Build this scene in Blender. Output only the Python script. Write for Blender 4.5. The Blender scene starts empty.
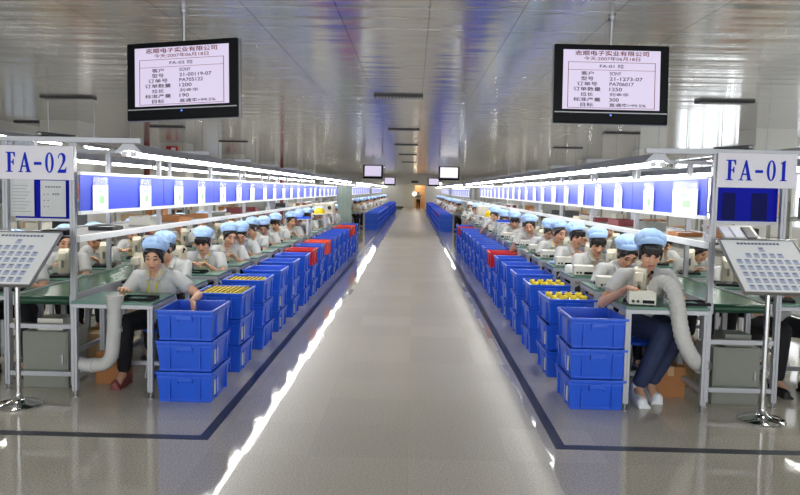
import bpy, bmesh, math, random
from mathutils import Vector, Matrix, Euler
random.seed(7)
PI = math.pi
scn = bpy.context.scene
COL = scn.collection
ORD = ['first','second','third','fourth','fifth','sixth','seventh','eighth','ninth','tenth','eleventh','twelfth',
       'thirteenth','fourteenth','fifteenth','sixteenth','seventeenth','eighteenth','nineteenth','twentieth']

# ------------------------------------------------------------------ materials
def lin(c):
    return tuple(((v/255)/12.92 if v/255 <= .04045 else ((v/255+.055)/1.055)**2.4) for v in c)
MATS = {}
def mat(name, rgb, rough=.5, metal=0., noise=.06, scale=12., bump=0., spec=.5, emit=0., alpha=1., trans=0.):
    m = bpy.data.materials.new(name); m.use_nodes = True
    nt = m.node_tree; b = nt.nodes['Principled BSDF']
    c = lin(rgb)
    b.inputs['Roughness'].default_value = rough
    b.inputs['Metallic'].default_value = metal
    b.inputs['Specular IOR Level'].default_value = spec
    b.inputs['Alpha'].default_value = alpha
    b.inputs['Transmission Weight'].default_value = trans
    if noise > 0:
        tc = nt.nodes.new('ShaderNodeTexCoord'); nz = nt.nodes.new('ShaderNodeTexNoise')
        nz.inputs['Scale'].default_value = scale; nz.inputs['Detail'].default_value = 4
        nt.links.new(tc.outputs['Object'], nz.inputs['Vector'])
        mx = nt.nodes.new('ShaderNodeMix'); mx.data_type = 'RGBA'
        mx.inputs[6].default_value = (*[v*(1-noise) for v in c], 1)
        mx.inputs[7].default_value = (*[min(1, v*(1+noise)) for v in c], 1)
        nt.links.new(nz.outputs['Fac'], mx.inputs[0])
        nt.links.new(mx.outputs[2], b.inputs['Base Color'])
        if bump > 0:
            bp = nt.nodes.new('ShaderNodeBump'); bp.inputs['Strength'].default_value = bump; bp.inputs['Distance'].default_value = .01
            nt.links.new(nz.outputs['Fac'], bp.inputs['Height']); nt.links.new(bp.outputs['Normal'], b.inputs['Normal'])
    else:
        b.inputs['Base Color'].default_value = (*c, 1)
    if emit > 0:
        b.inputs['Emission Color'].default_value = (*c, 1); b.inputs['Emission Strength'].default_value = emit
    MATS[name] = m
    return m

mat('blue_plastic', (30, 90, 216), .33, noise=.05, scale=5)
mat('red_plastic', (205, 24, 34), .35, noise=.05, scale=5)
mat('orange_plastic', (240, 78, 32), .35, noise=.05, scale=5)
mat('white_rim', (66, 112, 220), .4)
mat('aluminium', (176, 177, 182), .42, .35, noise=.04)
mat('white_rail', (226, 228, 230), .4, .0, noise=.03)
mat('dark_grey', (52, 52, 56), .5)
mat('black_plastic', (9, 10, 14), .3, spec=.1)
mat('black_matt', (24, 24, 26), .7, spec=.25)
mat('green_mat', (92, 132, 116), .28, noise=.08, scale=6)
mat('belt_green', (40, 100, 66), .25, noise=.12, scale=8)
mat('belt_dark', (14, 66, 44), .4)
mat('beige_metal', (214, 206, 184), .45, noise=.04)
mat('cabinet_grey', (132, 134, 124), .45, noise=.06)
mat('box_white', (222, 219, 206), .45, noise=.03)
mat('chrome', (205, 205, 205), .12, 1., noise=.02)
mat('steel', (150, 150, 152), .3, .8, noise=.04)
mat('paper', (248, 249, 249), .7, noise=.02)
mat('paper_grey', (206, 208, 208), .6, noise=.05, scale=20)
mat('print_grey', (120, 124, 130), .7)
mat('print_green', (150, 205, 150), .7)
mat('print_cyan', (150, 205, 220), .7)
mat('blue_strip', (40, 66, 200), .3, noise=.08, scale=4)
mat('navy_strip', (3, 16, 160), .4, spec=.08, noise=.08, scale=4)
mat('navy_dark', (5, 10, 84), .4, spec=.08)
mat('clear_film', (230, 236, 245), .12, alpha=.22, noise=0)
mat('frosted_pane', (200, 212, 226), .5, alpha=.8, noise=0)
mat('sign_white', (232, 228, 236), .5, noise=.02)
mat('sign_blue', (14, 44, 190), .6, spec=.15, noise=.03)
mat('card_blue', (186, 204, 236), .6)
mat('card_face', (190, 178, 174), .6)
mat('card_dark', (96, 104, 138), .6)
mat('skin', (214, 164, 134), .5, noise=.07, scale=14)
mat('lip', (176, 92, 88), .45)
mat('eye_dark', (34, 26, 26), .35)
mat('hair_black', (22, 18, 20), .35, noise=.3, scale=60, bump=.3)
mat('cap_blue', (166, 198, 240), .75, noise=.08, scale=18, bump=.25)
mat('cap_white', (228, 232, 238), .75, noise=.05, scale=18, bump=.25)
mat('shirt_grey', (190, 191, 190), .75, noise=.07, scale=10, bump=.35)
mat('shirt_blue', (178, 196, 216), .75, noise=.07, scale=10, bump=.35)
mat('trouser_black', (22, 22, 28), .8, noise=.2, scale=12)
mat('jeans', (42, 52, 84), .8, noise=.2, scale=25)
mat('shoe_white', (226, 228, 232), .5)
mat('shoe_red', (120, 60, 56), .5)
mat('shoe_black', (28, 26, 28), .5)
mat('lanyard_yellow', (232, 206, 40), .6)
mat('yellow_part', (232, 206, 50), .4)
mat('helmet_yellow', (246, 212, 20), .3)
mat('foam_white', (236, 236, 232), .7)
mat('carton', (168, 112, 66), .75, noise=.1, scale=8)
mat('carton_light', (190, 160, 122), .75, noise=.1, scale=8)
mat('pvc_grey', (190, 189, 186), .45, noise=.04)
mat('hose_white', (204, 202, 198), .7, noise=.1, scale=60, bump=.5)
mat('pcb_green', (30, 110, 84), .35)
mat('pcb_blue', (60, 110, 170), .4)
mat('red_paint', (196, 34, 34), .4)
mat('dark_red', (120, 40, 44), .5)
mat('wall_paint', (208, 207, 202), .6, noise=.03, scale=2)
mat('column_paint', (200, 199, 194), .6, noise=.03, scale=2)
mat('skirting', (58, 56, 54), .5)
mat('door_paint', (206, 204, 190), .5, noise=.03)
mat('door_wood', (214, 176, 130), .5, noise=.15, scale=6)
mat('curtain_green', (150, 164, 154), .6, noise=.08)
mat('tape_dark', (50, 54, 62), .35, noise=.15, scale=9)
mat('window_frame', (214, 216, 218), .5)
mat('blind_beige', (214, 204, 186), .7, noise=.05)
mat('tube_glow', (255, 253, 246), emit=32., noise=0)
mat('lamp_glow', (255, 240, 210), emit=9., noise=0)
mat('screen_glow', (226, 214, 242), .3, emit=.92, noise=0)
mat('screen_white', (250, 246, 252), .3, emit=1.1, noise=0)
mat('led_blue', (90, 130, 255), emit=2., noise=0)
mat('text_red', (128, 6, 22), .6, noise=0)
mat('text_dark', (22, 18, 34), .6, noise=0)
for n_ in ('screen_glow', 'screen_white', 'tube_glow', 'lamp_glow', 'led_blue'):
    b_ = MATS[n_].node_tree.nodes['Principled BSDF']; b_.inputs['Base Color'].default_value = (.02, .02, .02, 1)

def floor_material():
    m = bpy.data.materials.new('polished_granite'); m.use_nodes = True; nt = m.node_tree; N = nt.nodes; L = nt.links
    b = N['Principled BSDF']; tc = N.new('ShaderNodeTexCoord')
    sp = N.new('ShaderNodeTexNoise'); sp.inputs['Scale'].default_value = 95; sp.inputs['Detail'].default_value = 5
    br = N.new('ShaderNodeTexBrick'); br.offset = 0; br.inputs['Scale'].default_value = 1.0
    br.inputs['Brick Width'].default_value = .62; br.inputs['Row Height'].default_value = .62
    br.inputs['Mortar Size'].default_value = .003; br.inputs['Bias'].default_value = 0
    br.inputs['Color1'].default_value = (.9, .9, .9, 1); br.inputs['Color2'].default_value = (1.04, 1.04, 1.04, 1); br.inputs['Mortar'].default_value = (.9, .9, .9, 1)
    L.new(tc.outputs['Object'], sp.inputs['Vector']); L.new(tc.outputs['Object'], br.inputs['Vector'])
    rp = N.new('ShaderNodeValToRGB'); c = lin((194, 187, 173))
    rp.color_ramp.elements[0].position = .3; rp.color_ramp.elements[0].color = (*[v*.66 for v in c], 1)
    rp.color_ramp.elements[1].position = .7; rp.color_ramp.elements[1].color = (*[v*1.3 for v in c], 1)
    L.new(sp.outputs['Fac'], rp.inputs['Fac'])
    mx = N.new('ShaderNodeMix'); mx.data_type = 'RGBA'; mx.blend_type = 'MULTIPLY'; mx.inputs[0].default_value = 1
    L.new(rp.outputs['Color'], mx.inputs[6]); L.new(br.outputs['Color'], mx.inputs[7]); L.new(mx.outputs[2], b.inputs['Base Color'])
    b.inputs['Roughness'].default_value = .06; b.inputs['Specular IOR Level'].default_value = .5
    # the walked middle of the aisle is worn dull, tile by tile; the bands along the tape keep their polish
    def math_(op, a, v=None):
        q = N.new('ShaderNodeMath'); q.operation = op
        for k, z in enumerate((a, v)):
            if z is None: continue
            if hasattr(z, 'node'): L.new(z, q.inputs[k])
            else: q.inputs[k].default_value = z
        return q.outputs[0]
    sx = N.new('ShaderNodeSeparateXYZ'); L.new(tc.outputs['Object'], sx.inputs[0])
    row = math_('FLOOR', math_('DIVIDE', sx.outputs['Y'], .62)); wn = N.new('ShaderNodeTexWhiteNoise'); wn.noise_dimensions = '1D'; L.new(row, wn.inputs['W'])
    jit = math_('MULTIPLY', math_('SUBTRACT', wn.outputs['Value'], .5), .07)
    xj = math_('ADD', sx.outputs['X'], jit); ax = math_('ABSOLUTE', math_('ADD', xj, .043))
    rr = N.new('ShaderNodeMapRange'); rr.inputs['From Min'].default_value = .935; rr.inputs['From Max'].default_value = .95; rr.inputs['To Min'].default_value = .32; rr.inputs['To Max'].default_value = .06
    L.new(ax, rr.inputs['Value']); L.new(rr.outputs[0], b.inputs['Roughness'])
    nz = N.new('ShaderNodeTexNoise'); nz.inputs['Scale'].default_value = 3.2; nz.inputs['Detail'].default_value = 3
    mp = N.new('ShaderNodeMapping'); mp.inputs['Scale'].default_value = (1, 1, 1)
    L.new(tc.outputs['Object'], mp.inputs['Vector']); L.new(mp.outputs['Vector'], nz.inputs['Vector'])
    bp = N.new('ShaderNodeBump'); bp.inputs['Strength'].default_value = .06; bp.inputs['Distance'].default_value = .02
    L.new(nz.outputs['Fac'], bp.inputs['Height']); L.new(bp.outputs['Normal'], b.inputs['Normal'])
    return m

def ceiling_material():
    # polished aluminium strip ceiling: strips run across the hall, each strip slightly wavy
    m = bpy.data.materials.new('aluminium_strip_ceiling'); m.use_nodes = True; nt = m.node_tree; N = nt.nodes; L = nt.links
    b = N['Principled BSDF']; tc = N.new('ShaderNodeTexCoord')
    b.inputs['Metallic'].default_value = .62; b.inputs['Roughness'].default_value = .16
    sx = N.new('ShaderNodeSeparateXYZ'); L.new(tc.outputs['Object'], sx.inputs[0])
    def seam(out, period, width, off=0.):
        a = N.new('ShaderNodeMath'); a.operation = 'ADD'; a.inputs[1].default_value = 100*period + off; L.new(sx.outputs[out], a.inputs[0])
        f = N.new('ShaderNodeMath'); f.operation = 'MODULO'; f.inputs[1].default_value = period; L.new(a.outputs[0], f.inputs[0])
        g = N.new('ShaderNodeMath'); g.operation = 'LESS_THAN'; g.inputs[1].default_value = width; L.new(f.outputs[0], g.inputs[0])
        return g
    s1 = seam('X', .72, .012, -.09); s2 = seam('Y', .72, .026, .1)
    c = lin((210, 211, 210))
    mx = N.new('ShaderNodeMix'); mx.data_type = 'RGBA'; mx.inputs[6].default_value = (*c, 1); mx.inputs[7].default_value = (*[v*.3 for v in c], 1)
    L.new(s1.outputs[0], mx.inputs[0])
    mx2 = N.new('ShaderNodeMix'); mx2.data_type = 'RGBA'; L.new(s2.outputs[0], mx2.inputs[0]); L.new(mx.outputs[2], mx2.inputs[6]); mx2.inputs[7].default_value = (.9, .9, .9, 1)
    L.new(mx2.outputs[2], b.inputs['Base Color'])
    # long waves across the strips
    mp = N.new('ShaderNodeMapping'); mp.inputs['Scale'].default_value = (.45, 3.4, 1); L.new(tc.outputs['Object'], mp.inputs['Vector'])
    nz = N.new('ShaderNodeTexNoise'); nz.inputs['Scale'].default_value = 1.; nz.inputs['Detail'].default_value = 1.5; L.new(mp.outputs['Vector'], nz.inputs['Vector'])
    bp = N.new('ShaderNodeBump'); bp.inputs['Strength'].default_value = .45; bp.inputs['Distance'].default_value = .032
    L.new(nz.outputs['Fac'], bp.inputs['Height']); L.new(bp.outputs['Normal'], b.inputs['Normal'])
    return m
MATS['floor'] = floor_material(); MATS['ceiling'] = ceiling_material()
M = MATS

# ------------------------------------------------------------------ mesh builder
class MB:
    def __init__(s): s.v = []; s.f = []; s.m = []
    def add(s, vs, fs, mi=0):
        o = len(s.v); s.v += [tuple(p) for p in vs]; s.f += [tuple(i+o for i in f) for f in fs]; s.m += [mi]*len(fs); return s
    def box(s, x0, x1, y0, y1, z0, z1, mi=0):
        return s.add([(x0,y0,z0),(x1,y0,z0),(x1,y1,z0),(x0,y1,z0),(x0,y0,z1),(x1,y0,z1),(x1,y1,z1),(x0,y1,z1)],
                     [(0,3,2,1),(4,5,6,7),(0,1,5,4),(1,2,6,5),(2,3,7,6),(3,0,4,7)], mi)
    def cbox(s, c, d, mi=0):
        return s.box(c[0]-d[0]/2, c[0]+d[0]/2, c[1]-d[1]/2, c[1]+d[1]/2, c[2]-d[2]/2, c[2]+d[2]/2, mi)
    def frame_of(s, t):
        t = Vector(t).normalized(); a = Vector((0,0,1)) if abs(t.z) < .9 else Vector((0,1,0))
        x = a.cross(t).normalized(); return x, t.cross(x)
    def tube(s, pts, rs, n=10, mi=0, caps=True):
        pts = [Vector(p) for p in pts]; rs = rs if isinstance(rs, (list, tuple)) else [rs]*len(pts)
        o = len(s.v); x = None
        for i, p in enumerate(pts):
            t = (pts[min(i+1, len(pts)-1)] - pts[max(i-1, 0)])
            if x is None: x, y = s.frame_of(t)
            else:
                t = t.normalized(); x = (x - t*x.dot(t)).normalized(); y = t.cross(x)
            for k in range(n):
                a = 2*PI*k/n; s.v.append(tuple(p + (x*math.cos(a) + y*math.sin(a))*rs[i]))
        for i in range(len(pts)-1):
            for k in range(n):
                s.f.append((o+i*n+k, o+i*n+(k+1)%n, o+(i+1)*n+(k+1)%n, o+(i+1)*n+k)); s.m.append(mi)
        if caps:
            s.f.append(tuple(o+k for k in reversed(range(n)))); s.m.append(mi)
            e = o+(len(pts)-1)*n; s.f.append(tuple(e+k for k in range(n))); s.m.append(mi)
        return s
    def lathe(s, prof, c=(0,0,0), n=20, mi=0):
        return s.tube([(c[0], c[1], c[2]+z) for r, z in prof], [r for r, z in prof], n, mi) if all(prof[i+1][1] > prof[i][1] for i in range(len(prof)-1)) else s._lathe(prof, c, n, mi)
    def _lathe(s, prof, c, n, mi):
        o = len(s.v)
        for r, z in prof:
            for k in range(n):
                a = 2*PI*k/n; s.v.append((c[0]+r*math.cos(a), c[1]+r*math.sin(a), c[2]+z))
        for i in range(len(prof)-1):
            for k in range(n):
                s.f.append((o+i*n+k, o+i*n+(k+1)%n, o+(i+1)*n+(k+1)%n, o+(i+1)*n+k)); s.m.append(mi)
        s.f.append(tuple(o+k for k in reversed(range(n)))); s.m.append(mi)
        e = o+(len(prof)-1)*n; s.f.append(tuple(e+k for k in range(n))); s.m.append(mi)
        return s
    def ell(s, c, r, rot=None, nu=16, nv=10, mi=0):
        c = Vector(c); R = rot or Matrix.Identity(3); vs = [c + R @ Vector((0,0,-r[2]))]
        for j in range(1, nv):
            ph = -PI/2 + PI*j/nv
            for i in range(nu):
                a = 2*PI*i/nu; vs.append(c + R @ Vector((r[0]*math.cos(ph)*math.cos(a), r[1]*math.cos(ph)*math.sin(a), r[2]*math.sin(ph))))
        vs.append(c + R @ Vector((0,0,r[2]))); fs = []; top = len(vs)-1
        for i in range(nu):
            fs.append((0, 1+(i+1)%nu, 1+i)); b = 1+(nv-2)*nu; fs.append((top, b+i, b+(i+1)%nu))
        for j in range(nv-2):
            for i in range(nu):
                a = 1+j*nu; fs.append((a+i, a+(i+1)%nu, a+nu+(i+1)%nu, a+nu+i))
        return s.add(vs, fs, mi)
    def cap(s, p0, p1, r0, r1, n=12, mi=0):           # closed tapered limb with round ends
        p0, p1 = Vector(p0), Vector(p1); d = p1-p0; L = d.length; t = d/L if L > 1e-6 else Vector((0,0,1)); pts = []; rs = []
        for k in range(4):
            a = PI/2*(k/3.6); pts.append(p0 - t*r0*math.cos(a)); rs.append(max(r0*math.sin(a), r0*.15))
        pts.append(p0); rs.append(r0); pts.append(p1); rs.append(r1)
        for k in range(4):
            a = PI/2*((3-k)/3.6); pts.append(p1 + t*r1*math.cos(a)); rs.append(max(r1*math.sin(a), r1*.15))
        return s.tube(pts, rs, n, mi)
    def prism(s, poly, z0, z1, mi=0):                  # outline in x,y extruded in z
        n = len(poly); o = len(s.v)
        s.v += [(p[0], p[1], z0) for p in poly] + [(p[0], p[1], z1) for p in poly]
        s.f.append(tuple(o+i for i in reversed(range(n)))); s.f.append(tuple(o+n+i for i in range(n))); s.m += [mi]*2
        for i in range(n):
            s.f.append((o+i, o+(i+1)%n, o+n+(i+1)%n, o+n+i)); s.m.append(mi)
        return s
    def xf(s, mtx):
        s.v = [tuple(mtx @ Vector(p)) for p in s.v]; return s
    def mesh(s, name, mats, bevel=0., smooth=False, tri=False):
        me = bpy.data.meshes.new(name); me.from_pydata(s.v, [], s.f)
        for mm in (mats if isinstance(mats, (list, tuple)) else [mats]): me.materials.append(M[mm] if isinstance(mm, str) else mm)
        me.polygons.foreach_set('material_index', s.m)
        bm = bmesh.new(); bm.from_mesh(me)
        if bevel > 0:
            es = [e for e in bm.edges if len(e.link_faces) == 2 and e.calc_face_angle(0) > .6]
            bmesh.ops.bevel(bm, geom=es, offset=bevel, segments=2, profile=.6, affect='EDGES', clamp_overlap=True)
        if tri: bmesh.ops.triangulate(bm, faces=[f for f in bm.faces if len(f.verts) > 4])
        bmesh.ops.recalc_face_normals(bm, faces=bm.faces); bm.to_mesh(me); bm.free()
        if smooth:
            me.polygons.foreach_set('use_smooth', [True]*len(me.polygons))
            me.set_sharp_from_angle(angle=.7)
        return me
    def build(s, name, mats, parent=None, bevel=0., smooth=False, tri=False, loc=None):
        return link(name, s.mesh(name, mats, bevel, smooth, tri), parent, loc)

def link(name, me, parent=None, loc=None):
    o = bpy.data.objects.new(name, me); COL.objects.link(o)
    if parent is not None: o.parent = parent
    if loc is not None: o.location = loc
    return o
KIDS = {}
def kids(o): return [c for c in o.children]
def empty(name, loc=(0,0,0), rz=0.):
    o = bpy.data.objects.new(name, None); COL.objects.link(o); o.location = loc; o.rotation_euler = (0,0,rz); o.empty_display_size = .1; return o
def tag(o, label, cat, group=None, kind=None):
    o['label'] = label; o['category'] = cat
    if group: o['group'] = group
    if kind: o['kind'] = kind
    return o
def struct(o, label=None):
    o['kind'] = 'structure'
    if label: o['label'] = label
    return o
class Proto:
    """a thing made once: name, tree of (name, mesh, children); put() links a copy of the thing and of each of its parts"""
    def __init__(s, root):
        s.root = root; s.used = False
    def put(s, loc, label, cat, group=None, rz=0., scale=None, swap=None):
        if not s.used:
            s.used = True; r = s.root
        else:
            r = s._copy(s.root, None)
        r.location = loc; r.rotation_euler = (0,0,rz)
        if scale: r.scale = scale
        tag(r, label, cat, group)
        return r
    def _copy(s, o, parent):
        c = o.copy(); COL.objects.link(c)
        for k in ('label', 'category', 'group'):
            if k in c and parent is None: del c[k]
        c.parent = parent
        for ch in o.children: s._copy(ch, c)
        return c
def drop(p):                                            # a prototype never used is not left in the scene
    if not p.used:
        for c in list(p.root.children): bpy.data.objects.remove(c)
        bpy.data.objects.remove(p.root)

# ------------------------------------------------------------------ camera
H = 1.65; F = 720.
cam = bpy.data.cameras.new('camera'); co = bpy.data.objects.new('camera', cam); COL.objects.link(co); scn.camera = co
cam.sensor_fit = 'HORIZONTAL'; cam.sensor_width = 36; cam.lens = F/800*36; cam.clip_end = 300; cam.clip_start = .05
pitch = math.radians(3.7); pp = 190 + F*math.tan(pitch); cam.shift_y = (pp-247.5)/800
co.location = (0,0,H)
yaw = math.atan(12.6/F)
co.matrix_world = Matrix.Translation((0,0,H)) @ Matrix.Rotation(yaw,4,'Z') @ Matrix.Rotation(PI/2-pitch,4,'X') @ Matrix.Rotation(.02,4,'Z')

# ------------------------------------------------------------------ room shell
ZC = 3.05; YB = 66.; XL = -9.4; XR = 9.1; YF = -4.
def slab(name, x0,x1,y0,y1,z0,z1, m): return struct(MB().box(x0,x1,y0,y1,z0,z1).build(name, m))
slab('floor', XL-.2, XR+.2, YF, YB+.2, -.1, 0, 'floor')
slab('ceiling', XL-.2, XR+.2, YF, YB+.2, ZC, ZC+.15, 'ceiling')
# far wall with a door opening
DX0, DX1, DZ = -.78, 1.06, 2.12
struct(MB().box(XL-.2,DX0,YB,YB+.2,0,ZC).box(DX1,XR+.2,YB,YB+.2,0,ZC).box(DX0,DX1,YB,YB+.2,DZ,ZC).build('wall_back', 'wall_paint'))
struct(MB().box(XL,DX0-.1,YB-.03,YB,0,.16).box(DX1+.1,XR,YB-.03,YB,0,.16).build('baseboard_back', 'skirting'))
struct(MB().box(DX0-.12,DX0,YB-.05,YB,0,DZ+.1).box(DX1,DX1+.12,YB-.05,YB,0,DZ+.1).box(DX0-.12,DX1+.12,YB-.05,YB,DZ,DZ+.1).build('trim_1', 'door_paint'))
d = empty('door_1', (0,YB,0)); struct(d)
MB().box(DX0+.02,.10,.02,.07,.01,DZ-.02).build('door_leaf', 'door_paint', d)
MB().box(DX0+.3,-.05,.0,.02,.3,1.0).box(DX0+.3,-.05,.0,.02,1.15,1.9).build('door_panel', 'door_paint', d)
MB().box(-.01,.03,-.06,.02,.95,1.1).build('door_handle', 'steel', d)
# lit corridor behind the open door
struct(MB().box(-.9,1.3,YB+1.6,YB+1.7,0,2.5).box(1.2,1.3,YB+.2,YB+1.7,0,2.5).box(-.9,-.8,YB+.2,YB+1.7,0,2.5).build('wall_corridor', 'door_wood'))
slab('floor_corridor', -.9,1.3,YB+.2,YB+1.7,-.1,0,'door_wood'); slab('ceiling_corridor', -.9,1.3,YB+.2,YB+1.7,2.4,2.5,'wall_paint')
t = empty('corridor_lamp', (.12, YB-.12, 1.32)); tag(t, 'small bright lamp glowing beside the open far door', 'lamp')
MB().ell((0,0,0), (.16,.07,.16)).build('lamp_globe', 'lamp_glow', t, smooth=True); MB().box(-.05,.05,.0,.12,-.06,.06).build('bracket', 'steel', t)
lp = bpy.data.lights.new('corridor_light', 'POINT'); lp.energy = 25; lp.color = (1,.85,.65); lo = bpy.data.objects.new('corridor_light', lp); COL.objects.link(lo); lo.location = (.4, YB+.9, 2.1)
MB().box(-.32,.32,-.06,0,-.09,.09).build('exit_sign', 'dark_grey', None, loc=(.1,YB-.0,2.42))
tag(COL.objects['exit_sign'], 'small dark sign box fixed above the far door', 'sign')
# side walls with windows
def side_wall(name, x0, x1, spans, z0, z1, inner):
    b = MB(); y = YF
    for (a, c) in spans:
        b.box(x0,x1,y,a,0,ZC); b.box(x0,x1,a,c,0,z0); b.box(x0,x1,a,c,z1,ZC); y = c
    b.box(x0,x1,y,YB,0,ZC); struct(b.build(name, 'wall_paint'))
WR = [(6.,8.4),(9.,12.),(12.6,14.8),(15.2,25.6)]
WL = [(5.,9.),(16.5,18.),(28.6,31.),(32.6,36.)]
side_wall('wall_right', XR, XR+.2, WR, .9, 2.95, XR); side_wall('wall_left', XL-.2, XL, WL, 1.75, 2.85, XL)
wn = 0
for spans, X, z0, z1 in ((WR, XR, .9, 2.95), (WL, XL-.2, 1.75, 2.85)):
    for a, c in spans:
        wn += 1; w = empty('window_%d' % wn, (X, a, 0)); struct(w); L = c-a; b = MB()
        b.box(.05,.12,0,L,z0,z0+.06).box(.05,.12,0,L,z1-.06,z1).box(.05,.12,0,.06,z0,z1).box(.05,.12,L-.06,L,z0,z1)
        nm_ = max(3, int(L/1.1))
        for k in range(1, nm_): b.box(.06,.11,L*k/nm_-.025,L*k/nm_+.025,z0,z1)
        b.box(.06,.11,0,L,z1-.75,z1-.70); b.build('window_frame', 'window_frame', w)
        MB().box(.08,.084,0,L,z0,z1).build('pane', 'clear_film' if X > 0 else 'frosted_pane', w)
struct(MB().box(XR-.02,XR,YF,YB,0,.14).build('baseboard_right','skirting')); struct(MB().box(XL,XL+.02,YF,YB,0,.14).build('baseboard_left','skirting'))
# columns
for i, y in enumerate((16., 23.6, 31.2, 38.8, 46.4, 54.)):
    struct(MB().box(-8.35,-7.5,y,y+.8,0,ZC).build('column_left', 'column_paint')); struct(MB().box(6.95,7.78,y-1.1,y-.3,0,ZC).build('column_right', 'column_paint'))
# floor marking tape
for s, nm in ((1,'left'),(-1,'right')):
    xa = -.175 - s*1.165
    b = MB().box(min(xa-.035,xa+.035),max(xa-.035,xa+.035),4.57,62,0,.002)
    x2 = xa - s*6.5; b.box(min(xa-.035*s,x2),max(xa-.035*s,x2),4.57,4.65,0,.002)
    struct(b.build('floor_marking_line', 'tape_dark'))

# ceiling vents
vent = empty('ceiling_vent'); MB().box(-.36,.36,-.07,.07,-.02,0).build('vent_frame','dark_grey',vent); b = MB()
for k in range(14): b.box(-.33+k*.05,-.31+k*.05,-.055,.055,-.026,-.02)
b.build('vent_slats','steel',vent); VENT = Proto(vent)
for k, y in enumerate((10.8, 16.7, 22.3, 28.4, 36.)):
    VENT.put((-.25,y,ZC), 'dark slotted ceiling vent over the aisle, %s from the hanging screens' % ORD[k], 'vent', 'slotted vents over the aisle', scale=(1,1.5,1.5))
for k, (x, y, w) in enumerate(((4.55,10.8,1.1),(4.7,16.6,1.1),(-5.63,11.7,1.15),(-8.85,16.6,1.),(-5.9,17.2,1.1),(4.7,22.3,1.2),(-5.6,22.3,1.2))):
    where = 'FA-01' if x > 0 else 'FA-02'
    VENT.put((x,y,ZC), 'dark slotted ceiling vent above the %s side, %s from the front' % (where, ORD[[0,1,0,1,2,2,3][k]]), 'vent', 'slotted vents at the sides', scale=(w,1.7,1.6))

# fire boxes and pipes by the columns
for k, (x, y, z) in enumerate(((-7.62,23.6,2.80),(-7.62,31.2,2.7))):
    t = empty('fire_alarm_box', (x-.3,y-.06,z)); tag(t, 'red fire box with white panel on the %s column of the FA-02 side' % ORD[k+1], 'fire box')
    MB().cbox((0,0,0),(.36,.12,.26)).build('box_body','red_paint',t,bevel=.008); MB().cbox((.06,-.065,0),(.14,.01,.16)).build('front_panel','sign_white',t)
for k, (x,y) in enumerate(((-8.7,23.4),(-6.6,36.))):
    tag(MB().tube([(0,0,0),(0,0,ZC)],.09,12).build('fire_pipe','dark_red',None,smooth=True,loc=(x,y,0)), ('dark red vertical fire pipe beside the second FA-02 side column','dark red vertical fire pipe standing free farther down the FA-02 side')[k], 'pipe')
# ------------------------------------------------------------------ people
def remesh(mb, vox, smooth=3):
    me = mb.mesh('tmp', 'skin'); o = bpy.data.objects.new('tmp', me); COL.objects.link(o)
    r = o.modifiers.new('r', 'REMESH'); r.mode = 'VOXEL'; r.voxel_size = vox
    if smooth:
        s = o.modifiers.new('s', 'SMOOTH'); s.factor = .5; s.iterations = smooth
    dg = bpy.context.evaluated_depsgraph_get(); ev = o.evaluated_get(dg)
    out = bpy.data.meshes.new_from_object(ev); bpy.data.objects.remove(o); bpy.data.meshes.remove(me)
    out.polygons.foreach_set('use_smooth', [True]*len(out.polygons))
    return out
def set_mats(me, names, fn=None):
    me.materials.clear()
    for n in names: me.materials.append(M[n])
    if fn: me.polygons.foreach_set('material_index', [fn(p.center) for p in me.polygons])
def elbow(S, W, a, b, hint):
    d = W-S; L = min(d.length, (a+b)*.985); d.normalize(); W = S+d*L
    x = (a*a-b*b+L*L)/(2*L); h = math.sqrt(max(a*a-x*x, 1e-6)); hp = (hint - d*hint.dot(d)).normalized()
    return S+d*x+hp*h, W
def hand(mb, W, d, nrm, side, curl=.5, rr=.0085):
    d = d.normalized(); nrm = (nrm - d*nrm.dot(d)).normalized(); l = d.cross(nrm).normalized()
    R = Matrix((l, d, nrm)).transposed()
    mb.ell(W+d*.045, (.041,.054,.017), R)
    for i, ln in enumerate((.062,.074,.07,.056)):
        q = (i-1.5)*side; b = W + d*.082 + l*(q*.0205); dd = (d + l*q*.07).normalized()
        m = b + (dd*math.cos(curl) + nrm*math.sin(curl))*ln*.55
        e = m + (dd*math.cos(curl*2.1) + nrm*math.sin(curl*2.1))*ln*.5
        mb.cap(b, m, rr*1.1, rr, 8); mb.cap(m, e, rr, rr*.8, 8)
    tb = W + d*.028 - l*side*.034; tm = tb + (d*.6 - l*side*.65 + nrm*.3).normalized()*.038; te = tm + (d*.9 - l*side*.1 + nrm*.4).normalized()*.03
    mb.cap(tb, tm, .0125, .0105, 8); mb.cap(tm, te, .0105, .0085, 8)
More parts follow.
